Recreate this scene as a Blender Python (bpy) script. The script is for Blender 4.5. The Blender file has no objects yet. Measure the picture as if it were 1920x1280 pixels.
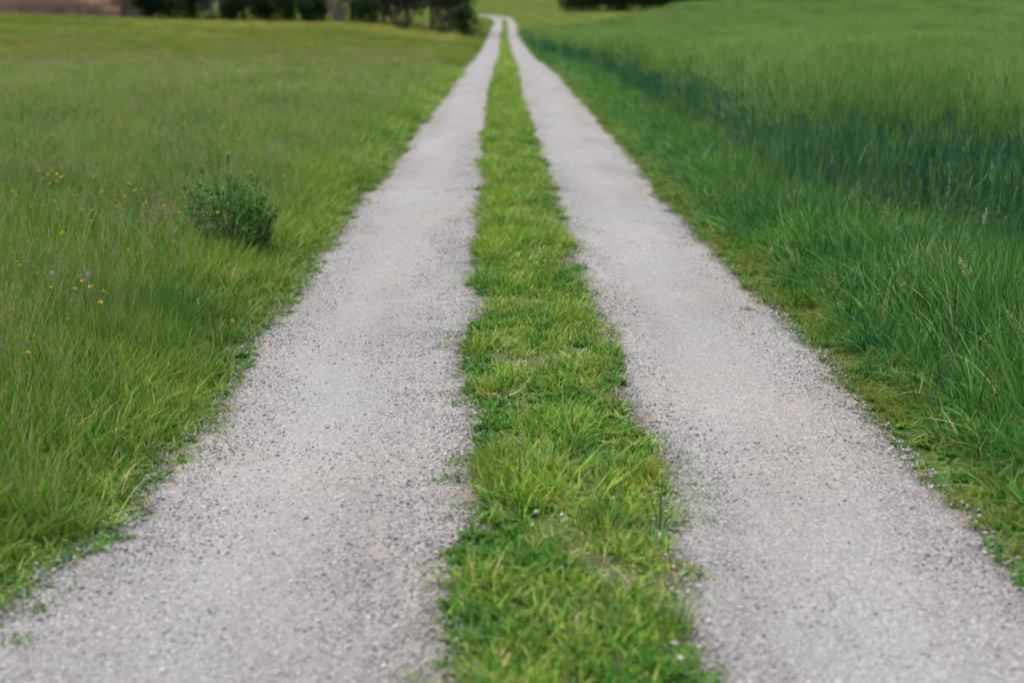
import bpy, math, random
import numpy as np
from mathutils import Vector, Euler

SC = bpy.context.scene
COL = SC.collection
R = np.random.default_rng(7)
random.seed(7)

# ------------------------------------------------------------------ camera, sky, sun, exposure
CAM_H = 1.66
PITCH = math.radians(12.78)
cam_d = bpy.data.cameras.new('camera')
cam = bpy.data.objects.new('camera', cam_d)
COL.objects.link(cam)
cam.location = (0, 0, CAM_H)
cam.rotation_euler = (math.radians(90) - PITCH, 0, -0.0037)
cam_d.lens = 50
cam_d.sensor_width = 36
cam_d.clip_start = 0.05
cam_d.clip_end = 5000
cam_d.dof.use_dof = True
cam_d.dof.focus_distance = 6.7
cam_d.dof.aperture_fstop = 1.8
SC.camera = cam

SUN_EL, SUN_AZ = math.radians(68), math.radians(-50)     # azimuth from +Y, negative = left
world = bpy.data.worlds.new('World')
SC.world = world
world.use_nodes = True
wn = world.node_tree
bg = wn.nodes['Background']
sky = wn.nodes.new('ShaderNodeTexSky')
sky.sky_type = 'NISHITA'
sky.sun_disc = False
sky.sun_elevation = SUN_EL
sky.sun_rotation = SUN_AZ
sky.dust_density = 4.0
sky.ozone_density = 1.0
sky.air_density = 1.0
wn.links.new(sky.outputs[0], bg.inputs[0])
bg.inputs[1].default_value = 0.12
sun_d = bpy.data.lights.new('sun', 'SUN')
sun_d.energy = 1.0
sun_d.angle = math.radians(60)
sun_d.color = (1.0, 0.95, 0.88)
sun = bpy.data.objects.new('sun', sun_d)
COL.objects.link(sun)
sv = Vector((math.sin(SUN_AZ) * math.cos(SUN_EL), math.cos(SUN_AZ) * math.cos(SUN_EL), math.sin(SUN_EL)))
sun.rotation_euler = sv.to_track_quat('Z', 'Y').to_euler()
SC.view_settings.view_transform = 'Standard'
SC.view_settings.look = 'None'
SC.view_settings.gamma = 1
SC.view_settings.use_curve_mapping = False
SC.view_settings.exposure = 0.95
SC.cycles.use_denoising = True
SC.cycles.max_bounces = 4
SC.cycles.use_adaptive_sampling = True
SC.cycles.adaptive_threshold = 0.02
SC.cycles.diffuse_bounces = 2
SC.cycles.glossy_bounces = 2
SC.cycles.transmission_bounces = 3
SC.cycles.transparent_max_bounces = 4

# ------------------------------------------------------------------ maths helpers
def hash2(ix, iy, seed):
    n = (ix.astype(np.int64) * 374761393 + iy.astype(np.int64) * 668265263 + seed * 974711) & 0x7fffffff
    n = ((n ^ (n >> 13)) * 1274126177) & 0x7fffffff
    return ((n ^ (n >> 16)) & 0xffff) / 65535.0

def vnoise(x, y, seed=0):
    x = np.asarray(x, float); y = np.asarray(y, float)
    ix = np.floor(x); iy = np.floor(y)
    fx = x - ix; fy = y - iy
    fx = fx * fx * (3 - 2 * fx); fy = fy * fy * (3 - 2 * fy)
    a = hash2(ix, iy, seed); b = hash2(ix + 1, iy, seed)
    c = hash2(ix, iy + 1, seed); d = hash2(ix + 1, iy + 1, seed)
    return (a * (1 - fx) + b * fx) * (1 - fy) + (c * (1 - fx) + d * fx) * fy

def fbm(x, y, seed=0, o=4):
    s = 0; a = 0.5; t = 0
    for k in range(o):
        s = s + a * vnoise(np.asarray(x) * 2 ** k, np.asarray(y) * 2 ** k, seed + k * 17)
        t += a; a *= 0.55
    return s / t

def sstep(a, b, x):
    t = np.clip((np.asarray(x, float) - a) / (b - a), 0, 1)
    return t * t * (3 - 2 * t)

# measured road edges, metres: distance along the lane -> sideways position
ED = np.array([0, 3.6, 4.0, 4.6, 5.2, 6.3, 7.5, 9.3, 11, 13.5, 17, 25, 41, 72, 138, 400.])
LO = np.array([-1.42, -1.41, -1.40, -1.31, -1.30, -1.26, -1.32, -1.32, -1.35, -1.35, -1.35, -1.37, -1.39, -1.45, -1.44, -1.44])
SL = np.array([-.17, -.17, -.16, -.15, -.16, -.15, -.20, -.25, -.29, -.31, -.36, -.40, -.42, -.30, -.20, -.20])
SR = np.array([.53, .53, .55, .56, .58, .58, .56, .55, .53, .50, .46, .40, .36, .42, .26, .24])
RO = np.array([1.55, 1.55, 1.54, 1.53, 1.54, 1.55, 1.54, 1.52, 1.50, 1.46, 1.52, 1.54, 1.58, 1.45, 1.45, 1.45])
CY = np.array([0, 45, 72, 100, 138, 180, 198, 206, 212, 218, 223, 227, 230])
CX = np.array([0, 0, -.08, -.15, -.26, -.20, -.35, -.9, -2.0, -3.8, -6.2, -9.5, -15.])
def cen(y): return np.interp(y, CY, CX)
def e_lo(y): return np.interp(y, ED, LO) + cen(y)
def e_sl(y): return np.interp(y, ED, SL) + cen(y)
def e_sr(y): return np.interp(y, ED, SR) + cen(y)
def e_ro(y): return np.interp(y, ED, RO) + cen(y)
# ragged edges (the same function shapes the tracks and thins the grass)
def rag(y, seed, amp=0.075):
    y = np.asarray(y, float)
    return amp * ((vnoise(y * 1.1, y * 0 + seed, seed) - .5) * 1.2 + (vnoise(y * 3.7, y * 0 + seed, seed + 3) - .5) * (.4 + 1.2 * vnoise(y * .8, y * 0, seed + 8)) + .35 * (vnoise(y * 13, y * 0 + seed, seed + 5) - .5))
def r_lo(y): return e_lo(y) + rag(y, 11, .07)
def inset(y): return .015 + .04 * sstep(5, 9, y)
def r_sl(y): return e_sl(y) + inset(y) + rag(y, 12, .075)
def r_sr(y): return e_sr(y) - inset(y) + rag(y, 13, .06)
def r_ro(y): return e_ro(y) + rag(y, 14, .06)

def xedge(y): return 2.70 + .85 * (1 - sstep(8.2, 13.5, y)) + 0.55 * (fbm(np.asarray(y) * .45, np.asarray(y) * 0, 71, 2) - .5)   # barley edge

PY = np.array([-50, 0, 35, 45, 70, 100, 138, 195, 215, 300, 400, 700, 1600.])
PZ = np.array([0, 0, 0, .02, -.28, -.22, .15, 1.3, 2.05, 5.2, 9.0, 22., 40.])
def prof(y):
    y = np.asarray(y, float)
    return sum(np.interp(y + k, PY, PZ) for k in (-6, -3, 0, 3, 6)) / 5

def H(x, y):
    x = np.asarray(x, float); y = np.asarray(y, float)
    z = prof(y)
    fy = sstep(50, 120, y)
    z = z + fy * (1.05 * sstep(2, 14, -x) + 0.8 * sstep(13, 46, -x)) * (1 - sstep(150, 260, y))
    xr = np.maximum(x - 4.5, 0)
    z = z + np.minimum((0.02 + 0.00055 * np.clip(y, 0, 170)) * xr * xr / (xr + 4), 14) * (1 - .88 * sstep(165, 225, y) * (1 - sstep(40, 90, xr)))
    near = 1 - sstep(40, 60, y)
    # wheel tracks sit a little low, the middle and verges a little high
    c = cen(y)
    sx = x - c
    z = z + near * (0.028 * np.exp(-((sx - .19) / .30) ** 2) + 0.05 * sstep(1.45, 2.3, np.abs(sx - .1)))
    z = z + near * .012 * (fbm(x * 1.5, y * 1.1, 5, 2) - .5)
    z = z + .06 * (fbm(x * .35, y * .35, 9, 2) - .5) * sstep(2.0, 4.0, np.abs(sx)) 
    return z

F = 2666.7
def place(px, py, hgt=0.0):
    """ground position (x, y) of something whose point at height hgt shows at photo pixel (px, py)"""
    v = Vector(((px - 960) / F, (640 - py) / F, -1.0))
    v.rotate(cam.rotation_euler)
    z = hgt
    for _ in range(12):
        t = (z - CAM_H) / v.z if v.z < 0 else 200
        x, y = v.x * t, v.y * t
        z = float(H(x, y)) + hgt
    return x, y

# ------------------------------------------------------------------ object helpers
def tag(o, label=None, cat=None, group=None, kind=None):
    for k, v in (('label', label), ('category', cat), ('group', group), ('kind', kind)):
        if v: o[k] = v
    return o

def mesh_np(name, verts, quads=None, tris=None, attrs=None, mat=None, smooth=False):
    me = bpy.data.meshes.new(name)
    nq = 0 if quads is None else len(quads); nt = 0 if tris is None else len(tris)
    me.vertices.add(len(verts)); me.vertices.foreach_set('co', np.asarray(verts, np.float32).ravel())
    loops = []
    if nq: loops.append(np.asarray(quads, np.int32).ravel())
    if nt: loops.append(np.asarray(tris, np.int32).ravel())
    lo = np.concatenate(loops) if loops else np.zeros(0, np.int32)
    me.loops.add(len(lo)); me.loops.foreach_set('vertex_index', lo)
    me.polygons.add(nq + nt)
    st = np.concatenate([np.arange(nq) * 4, nq * 4 + np.arange(nt) * 3]).astype(np.int32)
    me.polygons.foreach_set('loop_start', st)
    me.update(calc_edges=True)
    me.validate()
    if attrs:
        for k, a in attrs.items():
            at = me.attributes.new(k, 'FLOAT', 'POINT')
            at.data.foreach_set('value', np.asarray(a, np.float32))
    if mat: 
        for m in (mat if isinstance(mat, list) else [mat]): me.materials.append(m)
    if smooth: me.shade_smooth()
    return me

def link(name, me, parent=None, loc=(0, 0, 0), rot=(0, 0, 0), sc=(1, 1, 1)):
    o = bpy.data.objects.new(name, me)
    COL.objects.link(o)
    o.parent = parent; o.location = loc; o.rotation_euler = rot; o.scale = sc
    return o

# ------------------------------------------------------------------ materials
def newmat(name):
    m = bpy.data.materials.new(name); m.use_nodes = True
    nt = m.node_tree
    for n in list(nt.nodes): nt.nodes.remove(n)
    return m, nt, nt.nodes, nt.links

def nd(nodes, t, **kw):
    n = nodes.new(t)
    for k, v in kw.items(): setattr(n, k, v)
    return n

def ramp(nodes, stops, interp='LINEAR'):
    n = nodes.new('ShaderNodeValToRGB')
    cr = n.color_ramp; cr.interpolation = interp
    while len(cr.elements) < len(stops): cr.elements.new(0.5)
    for e, (p, c) in zip(cr.elements, stops):
        e.position = p; e.color = (*c, 1)
    return n

def mix(nodes, links, a, b, f, bt='MIX'):
    n = nodes.new('ShaderNodeMix'); n.data_type = 'RGBA'; n.blend_type = bt
    for s, v in ((n.inputs[6], a), (n.inputs[7], b), (n.inputs[0], f)):
        if hasattr(v, 'links') or isinstance(v, bpy.types.NodeSocket): links.new(v, s)
        elif isinstance(v, (int, float)): s.default_value = v
        else: s.default_value = (*v, 1)
    return n.outputs[2]

def leaf_mat(name, stops, patch=None, patch_scale=1.2, patch_amt=.6, patch2=None, patch2_scale=.25, base=None, rough=.65, trans=.35, stretch=None, p_lo=.45, p_hi=.65):
    """blade colour: per-blade ramp, then patches of another tone laid out over the ground"""
    m, nt, N, L = newmat(name)
    at = nd(N, 'ShaderNodeAttribute', attribute_name='rnd')
    oi = nd(N, 'ShaderNodeObjectInfo')
    ad = nd(N, 'ShaderNodeMath', operation='ADD'); L.new(at.outputs['Fac'], ad.inputs[0])
    sb = nd(N, 'ShaderNodeMath', operation='MULTIPLY_ADD'); L.new(oi.outputs['Random'], sb.inputs[0])
    sb.inputs[1].default_value = .36; sb.inputs[2].default_value = -.20
    L.new(sb.outputs[0], ad.inputs[1])
    r = ramp(N, stops); L.new(ad.outputs[0], r.inputs[0])
    col = r.outputs[0]
    geo = nd(N, 'ShaderNodeNewGeometry')
    if patch:
        vec = geo.outputs['Position']
        if stretch:
            mp = nd(N, 'ShaderNodeMapping'); mp.inputs['Scale'].default_value = stretch
            L.new(vec, mp.inputs[0]); vec = mp.outputs[0]
        nz = nd(N, 'ShaderNodeTexNoise'); nz.inputs['Scale'].default_value = patch_scale; nz.inputs['Detail'].default_value = 3
        L.new(vec, nz.inputs['Vector'])
        mr = nd(N, 'ShaderNodeMapRange'); mr.inputs[1].default_value = p_lo; mr.inputs[2].default_value = p_hi
        mr.inputs[4].default_value = patch_amt
        L.new(nz.outputs[0], mr.inputs[0])
        col = mix(N, L, col, patch, mr.outputs[0])
    if patch2:
        mp2 = nd(N, 'ShaderNodeMapping'); mp2.inputs['Location'].default_value = (31, 17, 5)
        mp2.inputs['Scale'].default_value = stretch or (1, 1, 1)
        L.new(geo.outputs['Position'], mp2.inputs[0])
        nz = nd(N, 'ShaderNodeTexNoise'); nz.inputs['Scale'].default_value = patch2_scale; nz.inputs['Detail'].default_value = 2
        L.new(mp2.outputs[0], nz.inputs['Vector'])
        mr = nd(N, 'ShaderNodeMapRange'); mr.inputs[1].default_value = .5; mr.inputs[2].default_value = .68
        mr.inputs[4].default_value = .6
        L.new(nz.outputs[0], mr.inputs[0])
        col = mix(N, L, col, patch2, mr.outputs[0])
    if base:
        tt = nd(N, 'ShaderNodeAttribute', attribute_name='t')
        mr = nd(N, 'ShaderNodeMapRange'); mr.inputs[1].default_value = 0; mr.inputs[2].default_value = .35
        mr.inputs[3].default_value = .7; mr.inputs[4].default_value = 0
        L.new(tt.outputs['Fac'], mr.inputs[0])
        col = mix(N, L, col, base, mr.outputs[0])
    pb = nd(N, 'ShaderNodeBsdfPrincipled'); pb.inputs['Roughness'].default_value = rough
    pb.inputs['Specular IOR Level'].default_value = .08
    L.new(col, pb.inputs['Base Color'])
    tl = nd(N, 'ShaderNodeBsdfTranslucent')
    tc = mix(N, L, col, (1.0, 1.0, .55), 1.0, 'MULTIPLY'); L.new(tc, tl.inputs[0])
    mx = nd(N, 'ShaderNodeMixShader'); mx.inputs[0].default_value = trans
    L.new(pb.outputs[0], mx.inputs[1]); L.new(tl.outputs[0], mx.inputs[2])
    out = nd(N, 'ShaderNodeOutputMaterial'); L.new(mx.outputs[0], out.inputs[0])
    return m

def flat_mat(name, c1, c2, scale=8, rough=.8, bump=0):
    m, nt, N, L = newmat(name)
    tc = nd(N, 'ShaderNodeTexCoord')
    nz = nd(N, 'ShaderNodeTexNoise'); nz.inputs['Scale'].default_value = scale; nz.inputs['Detail'].default_value = 4
    L.new(tc.outputs['Object'], nz.inputs['Vector'])
    r = ramp(N, [(.35, c1), (.65, c2)]); L.new(nz.outputs[0], r.inputs[0])
    pb = nd(N, 'ShaderNodeBsdfPrincipled'); pb.inputs['Roughness'].default_value = rough
    L.new(r.outputs[0], pb.inputs['Base Color'])
    if bump:
        b = nd(N, 'ShaderNodeBump'); b.inputs['Strength'].default_value = bump; b.inputs['Distance'].default_value = .01
        L.new(nz.outputs[0], b.inputs['Height']); L.new(b.outputs[0], pb.inputs['Normal'])
    out = nd(N, 'ShaderNodeOutputMaterial'); L.new(pb.outputs[0], out.inputs[0])
    return m

def gravel_mat():
    m, nt, N, L = newmat('compacted_gravel')
    geo = nd(N, 'ShaderNodeNewGeometry'); P = geo.outputs['Position']
    def noise(s, d=3, loc=0, st=(1, 1, 1)):
        mp = nd(N, 'ShaderNodeMapping'); mp.inputs['Location'].default_value = (loc, loc, 0); mp.inputs['Scale'].default_value = st
        L.new(P, mp.inputs[0])
        n = nd(N, 'ShaderNodeTexNoise'); n.inputs['Scale'].default_value = s; n.inputs['Detail'].default_value = d
        L.new(mp.outputs[0], n.inputs['Vector']); return n.outputs[0]
    v1 = nd(N, 'ShaderNodeTexVoronoi'); v1.inputs['Scale'].default_value = 130; L.new(P, v1.inputs['Vector'])
    v2 = nd(N, 'ShaderNodeTexVoronoi'); v2.inputs['Scale'].default_value = 62; L.new(P, v2.inputs['Vector'])
    sep = nd(N, 'ShaderNodeSeparateColor'); L.new(v1.outputs['Color'], sep.inputs[0])
    r = ramp(N, [(0, (.20, .185, .17)), (.15, (.31, .293, .277)), (.55, (.38, .362, .345)), (.85, (.43, .41, .393)), (1, (.64, .62, .595))])
    L.new(sep.outputs[0], r.inputs[0])
    big = ramp(N, [(.32, (.72, .705, .69)), (.68, (.91, .90, .885))]); L.new(noise(1.8, 5, 3, (1, .22, 1)), big.inputs[0])
    c = mix(N, L, r.outputs[0], big.outputs[0], 1.0, 'MULTIPLY')
    sand = ramp(N, [(.58, (0, 0, 0)), (.72, (1, 1, 1))]); L.new(noise(4, 5, 9, (1, .6, 1)), sand.inputs[0])
    c2 = mix(N, L, c, (.42, .37, .315), .5)
    c = mix(N, L, c, c2, sand.outputs[0])
    # dusty, packed wheel line: fine and pale; streaks run along the lane
    dust = ramp(N, [(.3, (.1, .1, .1)), (.75, (.75, .75, .75))]); L.new(noise(2.6, 5, 21, (1, .10, 1)), dust.inputs[0])
    wl = nd(N, 'ShaderNodeAttribute', attribute_name='wheel')
    dm = nd(N, 'ShaderNodeMath', operation='MULTIPLY'); L.new(dust.outputs[0], dm.inputs[0]); L.new(wl.outputs['Fac'], dm.inputs[1])
    c = mix(N, L, c, (.365, .352, .336), dm.outputs[0])
    # loose dark grit along the edges of each wheel track ('edge' = 1 at the border)
    ea = nd(N, 'ShaderNodeAttribute', attribute_name='edge')
    en = nd(N, 'ShaderNodeMath', operation='MULTIPLY'); L.new(ea.outputs['Fac'], en.inputs[0]); L.new(noise(14, 3, 5), en.inputs[1])
    er = nd(N, 'ShaderNodeMapRange'); er.inputs[1].default_value = .25; er.inputs[2].default_value = .6; er.inputs[4].default_value = .7
    L.new(en.outputs[0], er.inputs[0])
    c = mix(N, L, c, (.20, .18, .145), er.outputs[0])
    bs = nd(N, 'ShaderNodeMath', operation='MULTIPLY_ADD'); L.new(dm.outputs[0], bs.inputs[0]); bs.inputs[1].default_value = -.6; bs.inputs[2].default_value = .62
    warm = ramp(N, [(.35, (.98, .975, .93)), (.65, (.93, .96, .985))]); L.new(noise(.9, 3, 31, (1, .5, 1)), warm.inputs[0])
    c = mix(N, L, c, warm.outputs[0], 1.0, 'MULTIPLY')
    pb = nd(N, 'ShaderNodeBsdfPrincipled'); pb.inputs['Roughness'].default_value = .9
    pb.inputs['Specular IOR Level'].default_value = .2
    L.new(c, pb.inputs['Base Color'])
    b1 = nd(N, 'ShaderNodeBump', invert=True); b1.inputs['Strength'].default_value = .9; b1.inputs['Distance'].default_value = .004
    L.new(bs.outputs[0], b1.inputs['Strength'])
    L.new(v1.outputs['Distance'], b1.inputs['Height'])
    b2 = nd(N, 'ShaderNodeBump', invert=True); b2.inputs['Strength'].default_value = .8; b2.inputs['Distance'].default_value = .006
    L.new(bs.outputs[0], b2.inputs['Strength'])
    L.new(v2.outputs['Distance'], b2.inputs['Height']); L.new(b1.outputs[0], b2.inputs['Normal'])
    b3 = nd(N, 'ShaderNodeBump'); b3.inputs['Strength'].default_value = .6; b3.inputs['Distance'].default_value = .02
    L.new(noise(22, 4), b3.inputs['Height']); L.new(b2.outputs[0], b3.inputs['Normal'])
    L.new(b3.outputs[0], pb.inputs['Normal'])
    out = nd(N, 'ShaderNodeOutputMaterial'); L.new(pb.outputs[0], out.inputs[0])
    return m

def ground_mat():
    m, nt, N, L = newmat('earth_and_moss')
    geo = nd(N, 'ShaderNodeNewGeometry'); P = geo.outputs['Position']
    def noise(s, d=4):
        n = nd(N, 'ShaderNodeTexNoise'); n.inputs['Scale'].default_value = s; n.inputs['Detail'].default_value = d
        L.new(P, n.inputs['Vector']); return n.outputs[0]
    r1 = ramp(N, [(.3, (.16, .14, .105)), (.48, (.11, .13, .05)), (.7, (.08, .15, .035))]); L.new(noise(7), r1.inputs[0])
    r2 = ramp(N, [(.3, (.06, .115, .028)), (.5, (.085, .145, .034)), (.7, (.11, .16, .04))]); L.new(noise(.06), r2.inputs[0])
    sp = nd(N, 'ShaderNodeSeparateXYZ'); L.new(P, sp.inputs[0])
    mr = nd(N, 'ShaderNodeMapRange'); mr.inputs[1].default_value = 25; mr.inputs[2].default_value = 60
    L.new(sp.outputs[1], mr.inputs[0])
    c = mix(N, L, r1.outputs[0], r2.outputs[0], mr.outputs[0])
    pb = nd(N, 'ShaderNodeBsdfPrincipled'); pb.inputs['Roughness'].default_value = .95
    pb.inputs['Specular IOR Level'].default_value = .1
    L.new(c, pb.inputs['Base Color'])
    b = nd(N, 'ShaderNodeBump'); b.inputs['Strength'].default_value = .8; b.inputs['Distance'].default_value = .02
    L.new(noise(35), b.inputs['Height']); L.new(b.outputs[0], pb.inputs['Normal'])
    out = nd(N, 'ShaderNodeOutputMaterial'); L.new(pb.outputs[0], out.inputs[0])
    return m

def stone_mat(name, stops):
    m, nt, N, L = newmat(name)
    oi = nd(N, 'ShaderNodeObjectInfo')
    r = ramp(N, stops); L.new(oi.outputs['Random'], r.inputs[0])
    tc = nd(N, 'ShaderNodeTexCoord')
    nz = nd(N, 'ShaderNodeTexNoise'); nz.inputs['Scale'].default_value = 3; nz.inputs['Detail'].default_value = 4
    L.new(tc.outputs['Object'], nz.inputs['Vector'])
    r2 = ramp(N, [(.3, (.8, .78, .75)), (.7, (1.1, 1.08, 1.05))]); L.new(nz.outputs[0], r2.inputs[0])
    c = mix(N, L, r.outputs[0], r2.outputs[0], 1.0, 'MULTIPLY')
    pb = nd(N, 'ShaderNodeBsdfPrincipled'); pb.inputs['Roughness'].default_value = .8
    pb.inputs['Specular IOR Level'].default_value = .3
    L.new(c, pb.inputs['Base Color'])
    out = nd(N, 'ShaderNodeOutputMaterial'); L.new(pb.outputs[0], out.inputs[0])
    return m

G = lambda r, g, b: (r, g, b)
M = {}
M['gravel'] = gravel_mat()
M['ground'] = ground_mat()
M['stone'] = stone_mat('limestone_chips', [(0, (.23, .218, .20)), (.25, (.30, .285, .268)), (.6, (.37, .355, .335)), (.85, (.48, .46, .435)), (1, (.70, .68, .65))])
M['white_stone'] = stone_mat('white_limestone', [(0, (.50, .48, .46)), (1, (.68, .66, .63))])
M['turf'] = leaf_mat('turf_blades', [(0, (.035, .13, .02)), (.22, (.10, .27, .03)), (.45, (.22, .43, .045)), (.7, (.36, .55, .07)), (.86, (.50, .56, .12)), (.94, (.58, .43, .17)), (1, (.66, .50, .30))],
                     patch=(.30, .40, .045), patch_scale=5.5, patch_amt=.5, patch2=(.045, .20, .06), patch2_scale=4.0, trans=.22)
M['edge'] = leaf_mat('edge_turf_blades', [(0, (.06, .13, .022)), (.35, (.13, .24, .03)), (.7, (.25, .33, .045)), (.87, (.38, .36, .08)), (1, (.50, .30, .13))],
                     patch=(.27, .29, .04), patch_scale=2.6, patch_amt=.6, patch2=(.06, .18, .035), patch2_scale=2.7, trans=.28)
M['meadow'] = leaf_mat('meadow_blades', [(0, (.045, .135, .02)), (.26, (.115, .27, .035)), (.55, (.23, .42, .055)), (.82, (.38, .50, .10)), (.94, (.48, .44, .19)), (1, (.56, .42, .25))],
                       patch=(.25, .38, .055), patch_scale=.9, patch_amt=.55, patch2=(.045, .17, .035), patch2_scale=.8, trans=.22)
M['meadow_far'] = leaf_mat('far_meadow_blades', [(0, (.09, .18, .03)), (.4, (.18, .30, .05)), (.8, (.28, .39, .07)), (1, (.38, .35, .16))],
                       patch=(.29, .30, .06), patch_scale=.16, patch_amt=.85, patch2=(.05, .16, .03), patch2_scale=.13, stretch=(.35, 1.6, 1), p_lo=.42, p_hi=.56, trans=.3)
M['verge'] = leaf_mat('verge_blades', [(0, (.018, .085, .025)), (.3, (.045, .19, .04)), (.62, (.11, .31, .065)), (.84, (.22, .41, .10)), (.95, (.40, .45, .19)), (1, (.48, .38, .24))],
                      patch=(.13, .34, .035), patch_scale=1.4, patch_amt=.5, patch2=(.015, .13, .05), patch2_scale=1.1, trans=.2)
M['barley_leaf'] = leaf_mat('barley_leaves', [(0, (.022, .105, .07)), (.35, (.04, .18, .11)), (.6, (.08, .25, .12)), (.8, (.19, .36, .10)), (1, (.34, .48, .13))], rough=.55, trans=.25)
M['barley_head'] = leaf_mat('barley_ears', [(0, (.12, .24, .055)), (.4, (.25, .41, .11)), (1, (.52, .62, .28))],
                            patch=(.12, .27, .055), patch_scale=.5, patch_amt=.6, patch2=(.34, .48, .11), patch2_scale=.2, trans=.35, stretch=(1, .6, 1))
M['weed'] = leaf_mat('weed_leaves', [(0, (.055, .17, .03)), (.5, (.11, .28, .04)), (1, (.20, .37, .06))], patch=(.09, .24, .05), patch_scale=5, patch_amt=.5)
M['bluegreen'] = leaf_mat('herb_leaves', [(0, (.04, .13, .03)), (.45, (.08, .22, .055)), (.8, (.15, .32, .09)), (1, (.28, .42, .14))], rough=.6, trans=.35)
M['seed'] = leaf_mat('seed_heads', [(0, (.26, .17, .12)), (.5, (.42, .31, .22)), (1, (.56, .48, .35))], trans=.3)
M['seed_pale'] = leaf_mat('pale_seed_heads', [(0, (.46, .39, .28)), (1, (.70, .64, .52))], trans=.3)
M['dry'] = leaf_mat('dry_blades', [(0, (.42, .26, .08)), (.5, (.58, .38, .14)), (.8, (.50, .44, .12)), (1, (.30, .42, .07))], trans=.35)
M['culm'] = leaf_mat('grass_culms', [(0, (.12, .26, .04)), (.4, (.26, .38, .08)), (.75, (.42, .42, .17)), (1, (.46, .34, .24))], trans=.3)
M['petal'] = flat_mat('yellow_petals', (.80, .62, .02), (.86, .70, .04), 20, .5)
M['puff'] = flat_mat('seed_puff', (.45, .46, .46), (.58, .59, .60), 20, .9)
M['reed'] = leaf_mat('reed_stalks', [(0, (.48, .30, .24)), (.5, (.64, .44, .36)), (1, (.74, .56, .46))], trans=.2)
M['bark'] = flat_mat('brown_bark', (.09, .06, .04), (.17, .115, .08), 3, .9, .5)
M['pinkbark'] = flat_mat('pale_bark', (.20, .14, .11), (.30, .22, .17), 3, .9, .4)
M['crown'] = leaf_mat('dark_crown_leaves', [(0, (.02, .045, .018)), (.5, (.035, .075, .025)), (1, (.06, .12, .035))], rough=.6, trans=.2)
M['crown2'] = leaf_mat('shrub_leaves', [(0, (.022, .05, .02)), (.5, (.04, .08, .028)), (1, (.075, .13, .04))], rough=.6, trans=.25)
M['crown3'] = leaf_mat('brown_twigs', [(0, (.05, .035, .025)), (.5, (.075, .06, .035)), (1, (.06, .08, .03))], rough=.7, trans=.15)
M['conifer'] = leaf_mat('wood_leaves', [(0, (.012, .04, .018)), (.5, (.022, .065, .026)), (1, (.045, .10, .035))], rough=.6, trans=.15)
M['blossom'] = leaf_mat('pale_blossom', [(0, (.35, .34, .26)), (1, (.62, .58, .48))], trans=.3)

# ------------------------------------------------------------------ ground and lane
def band_coords(lims):
    out = []
    for a, b, s in lims: out += list(np.arange(a, b - 1e-6, s))
    out.append(lims[-1][1]); return np.array(out)
gx = band_coords([(0, 4, .08), (4, 12, .5), (12, 60, 3), (60, 300, 30), (300, 1500, 200)])
gx = np.concatenate([-gx[::-1][:-1], gx])
gy = band_coords([(-40, 0, 4), (0, 20, .2), (20, 60, .6), (60, 250, 2.5), (250, 500, 12), (500, 1600, 100)])
XX, YY = np.meshgrid(gx, gy)
ZZ = H(XX, YY)
def grid_quads(nr, nc):
    i = np.arange(nr - 1)[:, None] * nc + np.arange(nc - 1)[None, :]
    return np.stack([i, i + 1, i + nc + 1, i + nc], -1).reshape(-1, 4)
gv = np.stack([XX, YY, ZZ], -1).reshape(-1, 3)
ground = link('ground', mesh_np('ground', gv, grid_quads(len(gy), len(gx)), mat=M['ground'], smooth=True))
tag(ground, 'gently rolling ground with dark soil and moss under the grass', 'ground', kind='structure')

ry = band_coords([(0, 14, .025), (14, 30, .08), (30, 60, .3), (60, 198, 1.5), (198, 230, .5)])
def track(fa, fb, name, label, swap):
    nc = 17
    a, b = fa(ry), fb(ry)
    u = np.linspace(0, 1, nc)[None, :]
    X = a[:, None] * (1 - u) + b[:, None] * u
    Y = np.repeat(ry[:, None], nc, 1)
    Z = H(X, Y) + .009 + .03 * sstep(40, 100, Y)
    # fine unevenness, feathered down at the rims
    rim = np.minimum(u, 1 - u)
    Z = Z + .006 * (fbm(X * 9, Y * 6, 41, 3) - .5) * (1 - sstep(20, 30, Y)) - .008 * (rim < .01) 
    edge = np.clip(1 - rim * 2 / .35, 0, 1) + 0 * X
    me = mesh_np(name, np.stack([X, Y, Z], -1).reshape(-1, 3), grid_quads(len(ry), nc), attrs={'edge': edge.ravel(), 'wheel': (.75 * np.exp(-((u - .45) / .22) ** 2) + 0 * X).ravel()}, mat=M['gravel'], smooth=True)
    return tag(link(name, me), label, 'track', kind='structure')
track(r_lo, r_sl, 'gravel_wheel_track', 'left pale gravel wheel track of the lane', 0)
track(r_sr, r_ro, 'gravel_wheel_track', 'right pale gravel wheel track of the lane', 1)

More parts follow.
